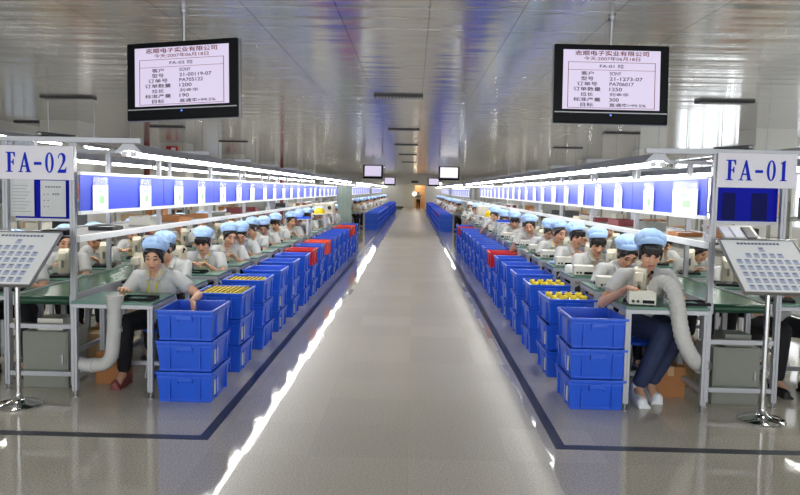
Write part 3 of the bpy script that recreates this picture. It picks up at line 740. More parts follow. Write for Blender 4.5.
# --- stations
poses_near = {1: ['crate','turn','work','sideways','bend','turn','bend','work','sideways','bend','turn','work','sideways','bend','work'],
             -1: ['jeans','bend','work','cloth','sideways','bend','turn','bend','work','sideways','bend','turn','work','sideways','work']}
desc = {'crate':'reaching into a blue crate','turn':'turned toward the conveyor','work':'with both hands on the work','sideways':'looking toward the aisle','bend':'bent low over the bench',
        'jeans':'in dark jeans and white shoes','cloth':'with a hand raised to the face','mask':'in white cap and face mask'}
reds = {1: {6:'red_plastic', 8:'orange_plastic', 13:'red_plastic', 14:'orange_plastic'}, -1: {6:'red_plastic', 14:'red_plastic'}}
for s in (1,-1):
    L = LN[s]; PT = PTS[s]; ZT = .75+DZ_[s]; CU = 1.535 if s > 0 else 1.605; CY = .195 if s > 0 else .265
    for i in range(20):
        y = Y0 + PT*i; xc = X(CU, s)
        for k in range(3 if i < NG else 0):
            c = reds[s].get(i, 'blue_plastic') if k == 2 else 'blue_plastic'
            card = s if (k < 2 and i % 3 != 2) else 0
            CR[(c, card)].put((xc + random.uniform(-.008,.008)*(i > 0), y+CY + random.uniform(-.01,.01)*(i > 0), .237*k), '%s plastic crate, %s of the %s stack along the %s line' % (cname[c], ('bottom','middle','top')[k], ORD[i], L),
                     'crate', 'crates along the %s line' % L, rz=random.uniform(-.02,.02)*(i > 0))
        TB.put((X(2.115,s), y+.27, 0), 'green-topped aluminium work table, %s from the front of the %s line' % (ORD[i], L), 'table', 'work tables of the %s line' % L, scale=(1,1,ZT/.75))
        key = (poses_near[s]+['bend','turn','work','sideways','mask'])[i] if s < 0 else (poses_near[s]+['turn','work','bend','sideways','work'])[i]; un = 1.985 if (s > 0 and i == 0) else (2.11 if i == 0 else 2.12 + random.uniform(-.04,.06))
        px = X(un, s); py = y + .70 + ((0 if s > 0 else -.05) if i == 0 else random.uniform(-.02,.03))
        sc = 1. if s > 0 else 1.12 if i == 0 else 1.07
        if True:
            PP[key].put((px, py, 0), 'person in blue cap %s at the %s %s table' % (desc[key], ORD[i], L) if key != 'mask' else 'person in white cap and face mask at the %s table of the %s line' % (ORD[i], L),
                    'person', 'workers on the aisle side of the %s line' % L, rz=0 if i == 0 else random.uniform(-.15,.15), scale=(sc,sc,sc))
        ST.put((px, py+.03, 0), 'round blue stool at the %s table of the %s line' % (ORD[i], L), 'stool', 'stools of the %s line' % L)
        if s > 0:
            if i > 0: PR.put((px-.20, y+.28, ZT), 'beige bench press on the %s table of the FA-02 line' % ORD[i], 'machine', 'bench presses of the FA-02 line', rz=random.uniform(-.3,.3))
        else:
            CB.put((X(1.95,s), y+.13, ZT), 'beige control box on the %s table of the FA-01 line' % ORD[i], 'control box', 'control boxes of the FA-01 line', rz=-.12+random.uniform(-.1,.1))
            PR.put((px+(-.11 if i == 0 else .12), y+.33 if i == 0 else y+.30, ZT), 'beige bench press on the %s table of the FA-01 line' % ORD[i], 'machine', 'bench presses of the FA-01 line', rz=-.4)
        TR[i % 2].put((px+(.02 if s > 0 else -.02 if i else .24), y+(.16 if s > 0 and i == 0 else .14 if s > 0 else .20), ZT) if not (s < 0 and i) else (px-.15+.0, y+.40, ZT), 'black work tray with a circuit board on the %s table of the %s line' % (ORD[i], L), 'tray', 'work trays of the %s line' % L)
        # outer bench on the other side of the conveyor
        if i < 13:
            TB.put((X(3.385,s), y+.27+.3, 0), 'green-topped work table across the conveyor, %s from the front of the %s line' % (ORD[i], L), 'table', 'outer work tables of the %s line' % L, scale=(1,1,ZT/.75))
            key = ['work','bend','turn','sideways','work'][i*3 % 5] if s > 0 else ['bend','work','sideways','turn','bend'][i*2 % 5]
            PP[key].put((X(3.36+random.uniform(-.05,.05),s), y+1.0, 0), 'capped person across the %s conveyor, %s from the front, %s' % (L, ORD[i], desc[key]), 'person', 'workers on the outer side of the %s line' % L, rz=random.uniform(-.2,.2), scale=(1.02,)*3)
            PR.put((X(3.2,s), y+.55, ZT), 'beige bench press across the %s conveyor, %s from the front' % (L, ORD[i]), 'machine', 'outer bench presses of the %s line' % L, rz=.3*s)
    # coils in the open crates
    for i, (nx, ny) in ((1,(8,9)),(2,(8,6))) if s > 0 else ((1,(4,2)),(2,(4,2))):
        y = Y0 + PT*i + CY; xc = X(CU, s); z = .474 + .188
        t = empty('foam_insert', (xc, y, .474+.0125)); tag(t, 'white foam insert inside the top crate of the %s %s stack' % (ORD[i], L), 'insert')
        MB().box(-.18,.18,-.22,.22,.0,.175).build('foam_block','foam_white',t,bevel=.004); MB().box(-.19,.19,-.235,.235,.1755,.1865).build('foam_lid','foam_white',t)
        pr = CO if s > 0 else COB
        for a in range(nx):
            for c in range(ny):
                dx = (a-(nx-1)/2)*(.044 if s > 0 else .092); dy = -.20 + c*(.05 if s > 0 else .2) + (.02 if s > 0 else .1)
                pr.put((xc+dx, y+dy, z+.0115), 'yellow coil with black core packed in the top crate of the %s %s stack' % (ORD[i], L), 'coil', 'coils in the %s %s stack' % (ORD[i], L), rz=random.uniform(0,3))
    # farther sections
    for g, (ya, n) in enumerate(GRP2):
        for i in range(n):
            y = ya + .93*i; sec = '%s %s section' % (ORD[g+1], L)
            for k in range(3):
                c = 'red_plastic' if k == 2 and (i, g, s) in ((12,0,1),(4,0,-1),(9,0,-1),(7,1,-1),(12,1,-1)) else 'blue_plastic'
                CRS[c].put((X(1.5,s), y+.3, .237*k), '%s plastic crate, %s of the %s stack in the %s' % (cname[c], ('bottom','middle','top')[k], ORD[i], sec), 'crate', 'crates of the %s' % sec, scale=(1.2,1.08,1.))
            TBS.put((X(2.115,s), y+.27, 0), 'green-topped work table, %s along the %s' % (ORD[i], sec), 'table', 'work tables of the %s' % sec)
            PRS.put((X(2.2,s), y+.27, .75), 'beige bench press on the %s table of the %s' % (ORD[i], sec), 'machine', 'bench presses of the %s' % sec, rz=random.uniform(-.5,.5))
            SMALL[(i*3+g) % 4].put((X(2.12+random.uniform(-.08,.1),s), y+.72, 0), 'person in blue cap at the %s table of the %s' % (ORD[i], sec), 'person', 'workers of the %s' % sec, rz=random.uniform(-.3,.3), scale=(1.05,)*3)
for d_ in (CR, CRS, PP): [drop(p) for p in d_.values()]
[drop(p) for p in SMALL+TR]
# ------------------------------------------------------------------ signs
GL = {
 'F': (.58, [[(0,0),(.40,0),(.40,.04),(.29,.06),(.29,.47),(.38,.47),(.43,.36),(.47,.36),(.47,.66),(.43,.66),(.38,.53),(.29,.53),(.29,.94),(.42,.94),(.52,.75),(.56,.75),(.54,1),(0,1),(0,.96),(.11,.94),(.11,.06),(0,.04)]]),
 'A': (.76, [[(.08,.03),(.16,.03),(.375,.78),(.36,1)],[(.36,1),(.43,1),(.69,.03),(.50,.03),(.33,.80)],[(.19,.27),(.47,.27),(.45,.34),(.21,.34)],[(0,0),(.25,0),(.25,.045),(0,.045)],[(.41,0),(.77,0),(.77,.045),(.41,.045)]]),
 '-': (.5, [[(.0,.38),(.44,.38),(.44,.52),(0,.52)]]),
 '1': (.42, [[(.04,0),(.42,0),(.42,.04),(.32,.06),(.32,1),(.27,1),(.05,.88),(.05,.84),(.14,.86),(.14,.06),(.04,.04)]]),
 '2': (.55, [[(.02,.72),(.05,.86),(.13,.96),(.26,1),(.39,.96),(.47,.85),(.48,.70),(.43,.54),(.31,.37),(.16,.17),(.40,.17),(.46,.21),(.50,.29),(.53,.29),(.49,0),(.0,0),(.0,.05),(.18,.31),(.28,.50),(.31,.66),(.30,.80),(.25,.90),(.17,.91),(.10,.85),(.08,.79),(.07,.72)]]),
}
def glyph(mb, ch, x, h, z0, z1, wx):
    if ch == '0':
        n = 28; ou = [(.25+.25*math.cos(2*PI*k/n), .5+.51*math.sin(2*PI*k/n)) for k in range(n)]; inn = [(.25+.115*math.cos(2*PI*k/n), .5+.45*math.sin(2*PI*k/n)) for k in range(n)]
        vs = [(x+p[0]*wx, p[1]*h, z) for z in (z0,z1) for p in ou+inn]; fs = []
        for k in range(n):
            j = (k+1) % n; fs += [(2*n+k,2*n+j,3*n+j,3*n+k), (k,n+k,n+j,j), (k,j,2*n+j,2*n+k), (n+k,3*n+k,3*n+j,n+j)]
        mb.add(vs, fs); return .56
    w, polys = GL[ch]
    for p in polys: mb.prism([(x+a*wx, b*h) for a, b in p], z0, z1)
    if ch == 'A': pass
    return w
def sign(s, text):
    L = LN[s]; xc = X(2.768 if s > 0 else 2.79, s); W = .60; Hh = .262
    r = empty('line_sign', (xc, 5.565, 1.675 if s > 0 else 1.72)); tag(r, 'white sign board lettered %s in blue on the front frame' % text, 'sign')
    MB().box(-W/2,W/2,-.006,.006,0,Hh).build('sign_panel','sign_white',r,bevel=.002)
    b = MB(); x = 0; h = .155; wx = .136
    for ch in text: x += (glyph(b, ch, x, h, 0, .003, wx*.98) + .16)*wx*.98
    x -= .16*wx; b.v = [(p[0]-x/2+(.012 if s > 0 else -.006), p[1], p[2]) for p in b.v]
    b.xf(Matrix.Translation((0,-.0065,.055)) @ Matrix.Rotation(PI/2,4,'X')); b.build('lettering','sign_blue',r,tri=True)
    MB().box(-.012,.012,.0065,.014,.18,(1.97-(1.675 if s > 0 else 1.72))).build('hanger_clip','steel',r)
sign(1, 'FA-02'); sign(-1, 'FA-01')
# fat pointed rod lying on top of each sign rail
for s in (1,-1):
    x = X(2.75,s); r = empty('ceiling_hook_rod', (x,5.6,2.011)); tag(r, 'dark tapering rod with round head on the rail above the %s sign' % LN[s], 'rod')
    MB().tube([(0,0,.02),(.26 if s > 0 else -.26,.05,.012)],[.018,.006],10).build('rod','dark_grey',r,smooth=True); MB().ell((0,0,.02),(.028,.02,.02)).build('rod_head','steel',r,smooth=True)

# papers and blue back panel in the sign frames
q = empty('frame_panel', (X(2.745,1), 5.64, 1.37)); tag(q, 'dark blue panel between the posts under the FA-02 sign', 'panel')
MB().box(-.225,.225,0,.006,0,.315).build('panel_sheet','navy_strip',q); MB().box(-.225,.225,-.004,.01,-.02,-.001).build('lower_rail','aluminium',q)
q = empty('frame_panel', (X(2.757,-1), 5.64, 1.46)); tag(q, 'dark blue panel with two darker patches under the FA-01 sign', 'panel')
MB().box(-.24,.24,0,.006,0,.265).build('panel_sheet','navy_strip',q); MB().box(-.225,.225,-.004,.01,-.025,-.001).build('lower_rail','aluminium',q)
MB().box(-.185,-.085,-.003,-.0005,.01,.22).build('dark_patch','navy_dark',q); MB().box(.04,.16,-.003,-.0005,.01,.22).build('dark_patch','navy_dark',q)
def notice(x, w, h, lab, head):
    o = MB().box(-w/2,w/2,-.002,0,0,h).build('notice_sheet','paper_grey',None,loc=(x,5.625,1.385)); tag(o, lab, 'paper'); b = MB()
    if head:
        b.box(-.06,-.045,-.003,-.0021,h*.80,h*.84)
        for k in range(6): b.box(-.06+k*.021,-.045+k*.021,-.003,-.0021,h*.80,h*.845)
        for k in range(3):
            b.box(-.075,-.065,-.003,-.0021,h*(.6-.17*k),h*(.63-.17*k)).box(-.045,-.035,-.003,-.0021,h*(.6-.17*k),h*(.63-.17*k))
        for k in range(3): b.box(-.005+k*.02,.009+k*.02,-.003,-.0021,h*.6,h*.65)
    else:
        for k in range(9): b.box(-w*.36,w*(.36-.1*(k*5 % 3)),-.003,-.0021,h*(.12+k*.085),h*(.12+k*.085)+.003)
    b.build('printed_lines','print_grey',o)
notice(-3.085,.2,.30,'grey printed sheet under the FA-02 sign, beside the outer post',0)
notice(-2.835,.2,.285,'grey sheet with a printed heading under the FA-02 sign, beside the aisle post',1)

# ------------------------------------------------------------------ tilted display boards on chrome poles
def display(s, bx, by, xoff, rows, lab, rz, zc):
    r = empty('display_stand', (bx, by, 0)); tag(r, lab, 'display stand')
    MB()._lathe([(.165,0),(.168,.012),(.15,.022),(.09,.034),(.05,.048),(.032,.065),(.024,.09)],(0,0,0),32,0).build('base','chrome',r,smooth=True)
    MB().tube([(0,0,.085),(0,0,zc-.03)],.019,14).build('pole','chrome',r,smooth=True)
    MB().tube([(0,0,zc-.075),(0,0,zc-.025)],.028,14).build('collar','steel',r,smooth=True)
    W, D = .55, .57; T = Matrix.Translation((xoff,0,zc)) @ Matrix.Rotation(rz,4,'Z') @ Matrix.Rotation(math.radians(36),4,'X')
    MB().box(-W/2,W/2,-D/2,D/2,-.012,.0).xf(T).build('back_board','dark_grey',r)
    f = MB(); w = .010
    f.box(-W/2-w,W/2+w,-D/2-w,-D/2,-.015,.012).box(-W/2-w,W/2+w,D/2,D/2+w,-.015,.012).box(-W/2-w,-W/2,-D/2,D/2,-.015,.012).box(W/2,W/2+w,-D/2,D/2,-.015,.012); f.xf(T).build('board_frame','steel',r,bevel=.003)
    sh = MB().box(-W/2+.001,W/2-.001,-D/2+.001,D/2-.001,.0005,.004).xf(T).build('printed_sheet','paper',r)
    n = len(rows); cm = MB().box(-.021,.021,-.021,.018,.0045,.0055,0).box(-.010,.010,-.012,.004,.0056,.006,1).box(-.012,.012,.004,.014,.0056,.006,2).box(-.019,.019,-.029,-.025,.0045,.0055,2).mesh('photo_card',['card_blue','card_face','card_dark'])
    for j, c in enumerate(rows):
        y = D/2-.10-(D-.15)*j/(n-1)*.98
        for k in range(c):
            o = link('photo_card', cm, sh); o.matrix_local = T @ Matrix.Translation(((k-(c-1)/2)*.0585, y, 0))
    b = MB()
    for k in range(12): b.box(-.16+k*.027,-.14+k*.027,D/2-.05,D/2-.03,.0045,.0055)
    b.xf(T).build('heading_marks','card_dark',sh)
display(1, -2.89, 5.19, -.06, [1,5,7,7,7,7,7], 'tilted staff photo board on chrome pole in front of the FA-02 sign frame', .0, 1.10)
display(-1, 2.61, 5.28, .0, [1,5,8,8,8,8,8], 'tilted staff photo board on chrome pole in front of the FA-01 sign frame', .0, 1.15)

# ------------------------------------------------------------------ hanging screens
def text_mesh(body, w, h, x, y, align='C', bold=.012):
    cu = bpy.data.curves.new('t', 'FONT'); cu.body = body; cu.resolution_u = 3; cu.offset = bold; o = bpy.data.objects.new('t', cu); COL.objects.link(o)
    bpy.context.view_layer.update(); dg = bpy.context.evaluated_depsgraph_get(); me = bpy.data.meshes.new_from_object(o.evaluated_get(dg))
    vs = [tuple(v.co) for v in me.vertices]; fs = [tuple(p.vertices) for p in me.polygons]
    bpy.data.objects.remove(o); bpy.data.curves.remove(cu); bpy.data.meshes.remove(me)
    if not vs: return [], []
    x0, x1 = min(v[0] for v in vs), max(v[0] for v in vs); y0, y1 = min(v[1] for v in vs), max(v[1] for v in vs)
    sy = h/max(y1-y0, 1e-6); sx = (w/(x1-x0)) if w else sy*1.25; wd = (x1-x0)*sx; ox = x-wd/2 if align == 'C' else x
    return [(ox+(v[0]-x0)*sx, 0, y-h/2+(v[1]-y0)*sy) for v in vs], fs
def screen(x, y, z, rz, ry, lines, lab, rx=-.06, w=.905, h=.625, glow='screen_glow'):
    r = empty('hanging_screen', (x,y,z), 0); tag(r, lab, 'screen', 'hanging screens')
    T = Matrix.Rotation(rz,4,'Z') @ Matrix.Rotation(ry,4,'Y') @ Matrix.Rotation(rx,4,'X')
    MB().box(-w/2,w/2,-.03,.05,-h/2,h/2).xf(T).build('casing','black_plastic',r,bevel=.012)
    MB().box(-w/2-.003,w/2+.003,-.012,.03,-h/2-.004,h/2+.003).xf(T).build('silver_edge','steel',r,bevel=.006)
    MB().box(-w/2+.01,w/2-.01,-.034,-.030,-h/2+.083,-h/2+.091).xf(T).build('silver_strip','aluminium',r)
    sw, sh, cz = .765*w/.905, .468*h/.625, .033
    sc = MB().box(-sw/2,sw/2,-.0325,-.0302,cz-sh/2,cz+sh/2).xf(T).build('screen_panel',glow,r)
    if lines:
        MB().box(-.006,.006,-.034,-.031,-h/2+.062,-h/2+.074).xf(T).build('indicator_light','led_blue',r)
        MB().box(-.028,.028,-.032,-.0305,-h/2+.106,-h/2+.116).xf(T).build('maker_mark','dark_grey',r)
        b = MB(); U = lambda u: -sw/2+u*sw; Vv = lambda v: cz+sh/2-v*sh
        for (body, u, v, wd, ht, al, mi) in lines:
            vs, fs = text_mesh(body, wd*sw if wd else None, ht*sh, U(u), Vv(v), al, (.018 if v < .1 else .01) if mi == 0 else .014); b.add([(p[0],-.0335,p[2]) for p in vs], fs, mi)
        for (u0,u1,v0,v1) in ((.05,.95,.205,.212),(.05,.95,.335,.341),(.05,.95,.972,.979),(.05,.056,.205,.979),(.944,.95,.205,.979)): b.box(U(u0),U(u1),-.0336,-.0328,Vv(v1),Vv(v0),0)
        b.xf(T); b.build('screen_text',['text_red','text_dark'],sc,tri=False)
    MB().tube([T @ Vector((0,.02,h/2-.03)), Vector((0,.02,ZC-z-.0))],.012,12).build('pole','steel',r,smooth=True)
    MB().tube([(0,.02,ZC-z-.03),(0,.02,ZC-z)],.032,14).build('ceiling_plate','steel',r,smooth=True)
def info(line, model, order, qty, std):
    L = [('志顺电子实业有限公司',.5,.055,.76,.085,'C',0),('今天:2007年06月18日',.5,.145,.58,.07,'C',0),('%s 拉' % line,.5,.27,.25,.065,'C',1)]
    for k, (a, c) in enumerate((('客户','SONY'),('型号',model),('订单号',order),('订单数量',qty),('拉长','刘金华'),('标准产量',std),('目标','直通率>99.5%'))):
        v = .395+k*.088; L += [(a,.25,v,[.13,.13,.21,.28,.13,.28,.13][k],.068,'C',1),(c,.48,v,[.12,.34,.25,.13,.2,.1,.38][k],.06,'L',1)]
    return L
screen(-1.862,5.8,2.49, math.radians(-9.6), math.radians(-2.3), info('FA-02','21-00119-07','PA705122','1200','190'), 'hanging black screen showing the FA-02 order table', w=.955)
screen(1.54,5.8,2.513, math.radians(1), math.radians(.2), info('FA-01','21-1273-07','PA706017','1250','300'), 'hanging black screen showing the FA-01 order table')
screen(-1.87,33.,2.46, math.radians(-6), 0, None, 'smaller-looking hanging screen above the second FA-02 section')
screen(1.60,33.,2.45, 0, 0, None, 'bright white hanging screen above the second FA-01 section', glow='screen_white', w=.95)
screen(-1.87,56.,2.31, math.radians(-3), 0, None, 'farthest hanging screen on the FA-02 side of the aisle')
screen(1.55,56.,2.31, 0, 0, None, 'farthest hanging screen on the FA-01 side of the aisle')

# ------------------------------------------------------------------ ducts, boxes and clutter near the front
r = empty('drain_pipe', (0,0,0)); tag(r, 'grey-white plastic pipe with funnel hanging on the front edge of the first FA-02 table', 'pipe')
MB().tube([(-2.27,5.43,.80),(-2.27,5.43,.70)],[.068,.056],18).build('funnel','pvc_grey',r,smooth=True)
pts = [(-2.27,5.43,.72),(-2.275,5.43,.55),(-2.29,5.43,.38)] + [(-2.29-.13*(1-math.cos(a)),5.43+.02*a,.38-.13*math.sin(a)) for a in (.4,.8,1.2,1.57)] + [(-2.50,5.47,.245),(-2.58,5.50,.25)]
MB().tube(pts,.052,18).build('pipe','pvc_grey',r,smooth=True)
b = MB()
for z in (.66,.55): b.tube([(-2.272,5.43,z),(-2.272,5.43,z-.03)],.057,18)
b.tube([(-2.44,5.46,.25),(-2.47,5.465,.247)],.057,18); b.build('joint_ring','pvc_grey',r,smooth=True)
r = empty('flexible_hose', (0,0,0)); tag(r, 'white cloth-covered extraction hose arching over the front of the first FA-01 table', 'hose')
P0 = [(1.895,5.64,.91),(1.91,5.60,.965),(1.945,5.53,.985),(1.98,5.45,.935),(2.0,5.41,.84),(2.02,5.40,.70),(2.055,5.405,.57),(2.115,5.43,.46),(2.19,5.50,.38),(2.27,5.60,.33)]
def smooth_path(P, n):
    P = [Vector(p) for p in P]; out = []
    for i in range(len(P)-1):
        p0, p1, p2, p3 = P[max(i-1,0)], P[i], P[i+1], P[min(i+2,len(P)-1)]
        for k in range(n):
            t = k/n; out.append(.5*((2*p1)+(p2-p0)*t+(2*p0-5*p1+4*p2-p3)*t*t+(3*p1-p0-3*p2+p3)*t**3))
    return out+[P[-1]]
pts = smooth_path(P0, 10); MB().tube(pts,[(.05+.009*min(1,k/50))+.003*math.sin(k*1.9) for k in range(len(pts))],18).build('sleeve','hose_white',r,smooth=True)
MB().tube([P0[-1],(2.33,5.68,.315)],.066,18).build('end_cuff','steel',r,smooth=True); MB().tube([P0[0],(1.885,5.67,.87)],[.058,.042],18).build('nozzle','beige_metal',r,smooth=True)

def boxthing(name, x0,x1,y0,y1,z0,z1, m, lab, cat, lid=None):
    o = MB().cbox((0,0,(z1-z0)/2),(x1-x0,y1-y0,z1-z0)).build(name, m, None, bevel=.006, loc=((x0+x1)/2,(y0+y1)/2,z0)); tag(o, lab, cat)
    w, d, h = x1-x0, y1-y0, z1-z0
    if lid == 'tape': MB().box(-.025,.025,-d/2-.001,d/2+.001,h-.0,h+.001).box(-.025,.025,-d/2-.001,-d/2+.0,h*.7,h).build('packing_tape','carton_light',o)
    if lid == 'door':
        MB().box(-w/2+.015,w/2-.015,-d/2-.004,-d/2,.015,h-.015).build('cabinet_door',m,o,bevel=.002); MB().box(w/2-.05,w/2-.035,-d/2-.014,-d/2-.004,h*.45,h*.6).build('handle','steel',o)
    return o
for s in (1,-1):
    L = LN[s]; x0, x1 = sorted((X(2.57,s), X(2.94,s)))
    for zz in (.12,): pass
    boxthing('electric_cabinet', x0,x1,5.66,6.02,.0,.46,'cabinet_grey','grey metal cabinet on the floor under the front end of the %s conveyor' % L,'cabinet','door')
    boxthing('motor_box', x0+.1,x1-.06,5.70,5.9,.4605,.56,'box_white' if s > 0 else 'cabinet_grey','small box lying on the grey cabinet under the %s conveyor' % L,'box')
    boxthing('carton', *sorted((X(2.18,s),X(2.42,s))),5.82,6.0,.0,.26,'carton','brown carton on the floor under the first %s table' % L,'carton','tape')
    boxthing('carton', *sorted((X(2.56,s),X(2.9,s))),6.2,6.5,.0,.34,'carton_light','light brown carton behind the grey cabinet under the %s conveyor' % L,'carton','tape')
    # folded bag under the conveyor
o = MB().ell((0,0,.06),(.14,.1,.06)).ell((.1,.02,.05),(.08,.09,.05)).build('cloth_bag','black_matt',None,smooth=True,loc=(-2.75,6.0,.56)); bpy.data.objects.remove(o)
t = empty('spray_bottle', (2.40,5.75,.0)); tag(t, 'small bottle with red cap on the floor beside the FA-01 cabinet', 'bottle'); MB().tube([(0,0,0),(0,0,.14),(0,0,.17)],[.028,.028,.01],12).build('bottle_body','box_white',t,smooth=True); MB().tube([(0,0,.17),(0,0,.2)],.012,10).build('bottle_cap','red_paint',t,smooth=True)
# blue cleaning cloth by the raised hand and on the benches
tag(MB().ell((0,0,.02),(.06,.045,.02)).ell((.03,.02,.025),(.035,.03,.02)).build('cloth','cap_blue',None,smooth=True,loc=(X(1.86,-1),Y0+PTS[-1]*3+.3,.805)), 'crumpled light blue cloth on the fourth FA-01 table', 'cloth')
tag(MB().tube([(0,0,0),(0,0,.04),(0,0,.07)],[.05,.055,.05],14).ell((0,0,.07),(.05,.05,.02)).build('roll','paper',None,smooth=True,loc=(X(1.86,-1),Y0+PTS[-1]*2+.36,.805)), 'white roll of tape on the third FA-01 table', 'roll')

# trays and packs on the shelf at the sign end
t = empty('sample_rack', (X(2.75,-1),5.86,1.2871)); tag(t, 'pale sloping rack of sample cards on the shelf behind the FA-01 sign frame', 'rack'); T = Matrix.Rotation(.5,4,'X')
MB().box(-.2,.2,-.1,.12,.0,.012).xf(Matrix.Translation((0,0,.06)) @ T).build('rack_plate','box_white',t); MB().box(-.19,-.17,-.06,.08,0,.05).box(.17,.19,-.06,.08,0,.05).build('rack_foot','aluminium',t)
for k, m in enumerate(('carton','paper','paper','dark_grey')): MB().box(-.17+k*.09,-.10+k*.09,-.08,.08,.0125,.022).xf(Matrix.Translation((0,0,.06)) @ T).build('sample_card',m,t)
tag(MB().box(-.1,.1,-.07,.07,0,.035).box(-.09,.09,-.06,.06,.0352,.04).build('flat_tray','black_matt',None,bevel=.003,loc=(X(2.72,1),5.8,1.2321)), 'black flat tray on the shelf end behind the FA-02 notices', 'tray')
bins = [('carton','brown'),('box_white','white'),('dark_grey','dark grey'),('beige_metal','beige'),('dark_red','dark red'),('cabinet_grey','grey')]
for s in (1,-1):
    for k in range(13):
        m, nm = bins[(k*5+(s>0)*2+k//3) % 6]; y = 6.55+k*.98; w = .12+.05*((k*7) % 3); h = .035+.018*((k*3) % 4)
        o = MB().box(-.11,.11,-w,w,0,.006).box(-.11,.11,-w,-w+.008,.006,h).box(-.11,.11,w-.008,w,.006,h).box(-.11,-.102,-w+.008,w-.008,.006,h).box(.102,.11,-w+.008,w-.008,.006,h).build('parts_bin',m,None,loc=(X(2.70+.1*((k*3)%3-1)*.6,s),y,1.2322+DZ_[s])); tag(o, '%s parts bin on the shelf over the %s %s station' % (nm, ORD[k+1], LN[s]), 'bin', 'bins on the %s shelf' % LN[s])
        MB().box(-.09,.09,-w+.015,w-.015,.0062,h*.8).build('contents',('foam_white','dark_grey','pcb_green')[k % 3],o)

# ovens, raised trays and helmets toward the end of the first sections
for s in (1,-1):
    L = LN[s]; PT = PTS[s]; ZT = .75+DZ_[s]
    def stand(name, u0,u1,y0,y1,z, m, lab, top):
        x0, x1 = sorted((X(u0,s),X(u1,s))); r = empty(name, ((x0+x1)/2,(y0+y1)/2,.0)); tag(r, lab, 'stand'); w, d = (x1-x0)/2, (y1-y0)/2
        MB().box(-w,w,-d,d,z-.02,z).build('stand_top',top,r)
        for sx in (-1,1):
            for sy in (-1,1): MB().cbox((sx*(w-.016), sy*(d-.016), (z-.021+ZT)/2),(.03,.03,z-.021-ZT)).build('leg','white_rail',r)
    yy = Y0+PT*9+.03
    stand('raised_shelf',1.83,2.28,yy,yy+.5,1.06,'white_rail','white legged shelf on the tenth %s table' % L,'white_rail')
    x0,x1 = sorted((X(1.84,s),X(2.27,s)))
    o = MB().box(x0,x1,yy+.02,yy+.48,0,.008).box(x0,x1,yy+.02,yy+.03,.008,.03).box(x0,x1,yy+.47,yy+.48,.008,.03).box(x0,x0+.01,yy+.03,yy+.47,.008,.03).box(x1-.01,x1,yy+.03,yy+.47,.008,.03).build('blue_tray','blue_plastic',None,loc=(0,0,1.0605)); tag(o, 'flat blue tray on the raised shelf of the %s line' % L, 'tray')
    yy = Y0+PT*12+.03
    stand('raised_shelf',1.83,2.28,yy,yy+.4,1.06,'white_rail','white legged shelf holding a yellow helmet on the %s line' % L,'white_rail')
    hy = yy
    yy = Y0+PT*14+.02
    stand('oven_stand',1.85,2.42,yy,yy+.5,1.03,'white_rail','white legged stand under the beige oven of the %s line' % L,'white_rail')
    r = empty('bench_oven', (X(2.13,s),yy+.25,1.031)); tag(r, 'beige bench oven on a white stand near the far end of the first %s section' % L, 'oven')
    MB().box(-.27,.27,-.22,.22,0,.24).build('oven_body','beige_metal',r,bevel=.012); MB().box(-.24,.1,-.228,-.221,.03,.21).build('oven_door','beige_metal',r,bevel=.003)
    MB().tube([(.17,-.22,.13),(.17,-.24,.13)],.05,16).build('dial','dark_grey',r,smooth=True)
    h = empty('safety_helmet', (X(2.0,s),hy+.2,1.0605)); tag(h, 'yellow safety helmet lying on a white legged shelf of the %s line' % L, 'helmet')
    b = MB(); pr = [(.15,0.),(.152,.012),(.13,.02),(.125,.06),(.1,.11),(.055,.14),(.01,.15)]; b._lathe(pr,(0,0,0),24,0); b.build('helmet_shell','helmet_yellow',h,smooth=True)
    MB().box(-.012,.012,-.10,.10,.115,.152).build('helmet_ridge','helmet_yellow',h,bevel=.01,smooth=True)
    # grey oven farther forward on the outer bench
    x0,x1 = sorted((X(2.55,s),X(2.92,s)))
    r = boxthing('test_cabinet', x0,x1,13.2,14.2,1.2325+DZ_[s],1.40+DZ_[s],'cabinet_grey','grey-green test cabinet on the shelf of the %s line' % L,'cabinet','door')
# ribbed screen between the first two FA-02 sections
t = empty('folding_screen', (-2.02,21.3,0)); tag(t, 'grey-green ribbed folding screen standing between the first two FA-02 sections', 'screen panel')
for k in range(4):
    x = -.2+k*.105; b = MB()
    for q in range(3): b.tube([(x+q*.034,.02*(k % 2),.05),(x+q*.034,.02*(k % 2),1.72)],.016,8)
    b.box(x-.015,x+.085,.016,.024,.05,1.72); b.build('ribbed_panel','curtain_green',t); MB().box(x-.015,x+.085,-.02,.04,0,.05).build('panel_foot','steel',t)

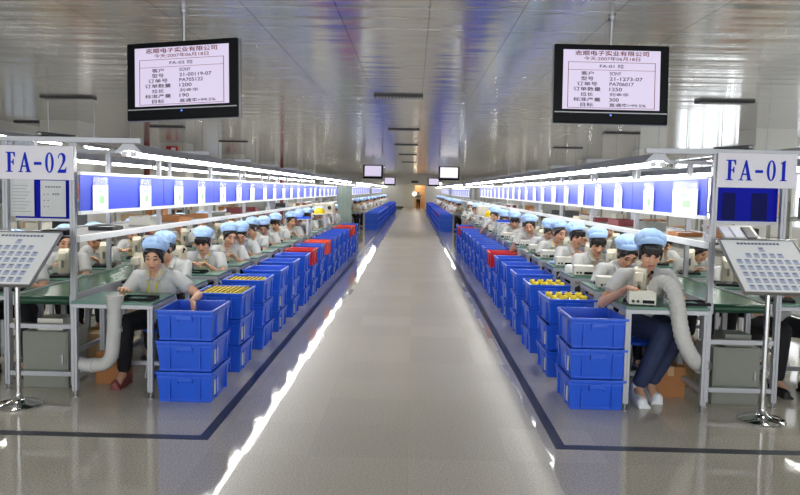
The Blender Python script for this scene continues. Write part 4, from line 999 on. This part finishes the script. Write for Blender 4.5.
# ------------------------------------------------------------------ storage racks behind the lines
for s in (1,-1):
    for j, y in enumerate((8.2, 11.6, 15., 18.4, 22.)):
        xx = X(5.3+.25*(j % 2), s); r = empty('storage_rack', (xx,y,0)); tag(r, 'grey steel storage rack behind the outer %s benches, %s from the front' % (LN[s], ORD[j]), 'rack', 'storage racks behind the %s line' % LN[s])
        for sx in (-1,1):
            for sy in (-1,1): MB().cbox((sx*.28,sy*1.2,.9),(.04,.04,1.8)).build('upright','cabinet_grey',r)
        for z in (.15,.75,1.35): MB().box(-.26,.26,-1.18,1.18,z,z+.03).build('shelf','cabinet_grey',r)
        for k in range(4):
            yk = y-.9+k*.6; zz = (.781,1.381,.781,1.381)[k]; m, nm = (('carton','brown'),('box_white','white'),('carton_light','light brown'),('dark_grey','dark grey'))[(k+j) % 4]
            boxthing('carton', xx-.2,xx+.2,yk-.22,yk+.22,zz,zz+.28+.04*(k % 3),m,'%s carton, %s from the front on the %s storage rack behind the %s line' % (nm, ORD[k], ORD[j], LN[s]),'carton','tape')

# ------------------------------------------------------------------ person standing far down the aisle
STAND = dict(hz=.86, lean=.01, hpitch=.05, lh=(.25,-.05,.80), rh=(-.2,-.26,1.0), lk=(.10,-.06,.47), la=(.11,.06,.10), rk=(-.09,-.10,.48), ra=(-.1,-.06,.10), lel=(.3,.8,-.2), rel=(-.5,.6,-.3), cap=False, shirt='cabinet_grey', trousers='trouser_black', curl=.6)
p = person_proto(STAND); p.put((.42,63.2,0), 'person in dark trousers standing before the far door', 'person', rz=.2)

# ------------------------------------------------------------------ light, sky, render settings
w = bpy.data.worlds.new('daylight'); scn.world = w; w.use_nodes = True
bg = w.node_tree.nodes['Background']; bg.inputs['Color'].default_value = (.93,.97,1.,1); bg.inputs['Strength'].default_value = 3.4
scn.cycles.use_denoising = True
scn.cycles.max_bounces = 7; scn.cycles.diffuse_bounces = 4; scn.cycles.glossy_bounces = 4; scn.cycles.transparent_max_bounces = 8
scn.cycles.sample_clamp_indirect = 6
scn.view_settings.view_transform = 'Standard'; scn.view_settings.look = 'None'; scn.view_settings.exposure = 0.; scn.view_settings.gamma = 1.; scn.view_settings.use_curve_mapping = False
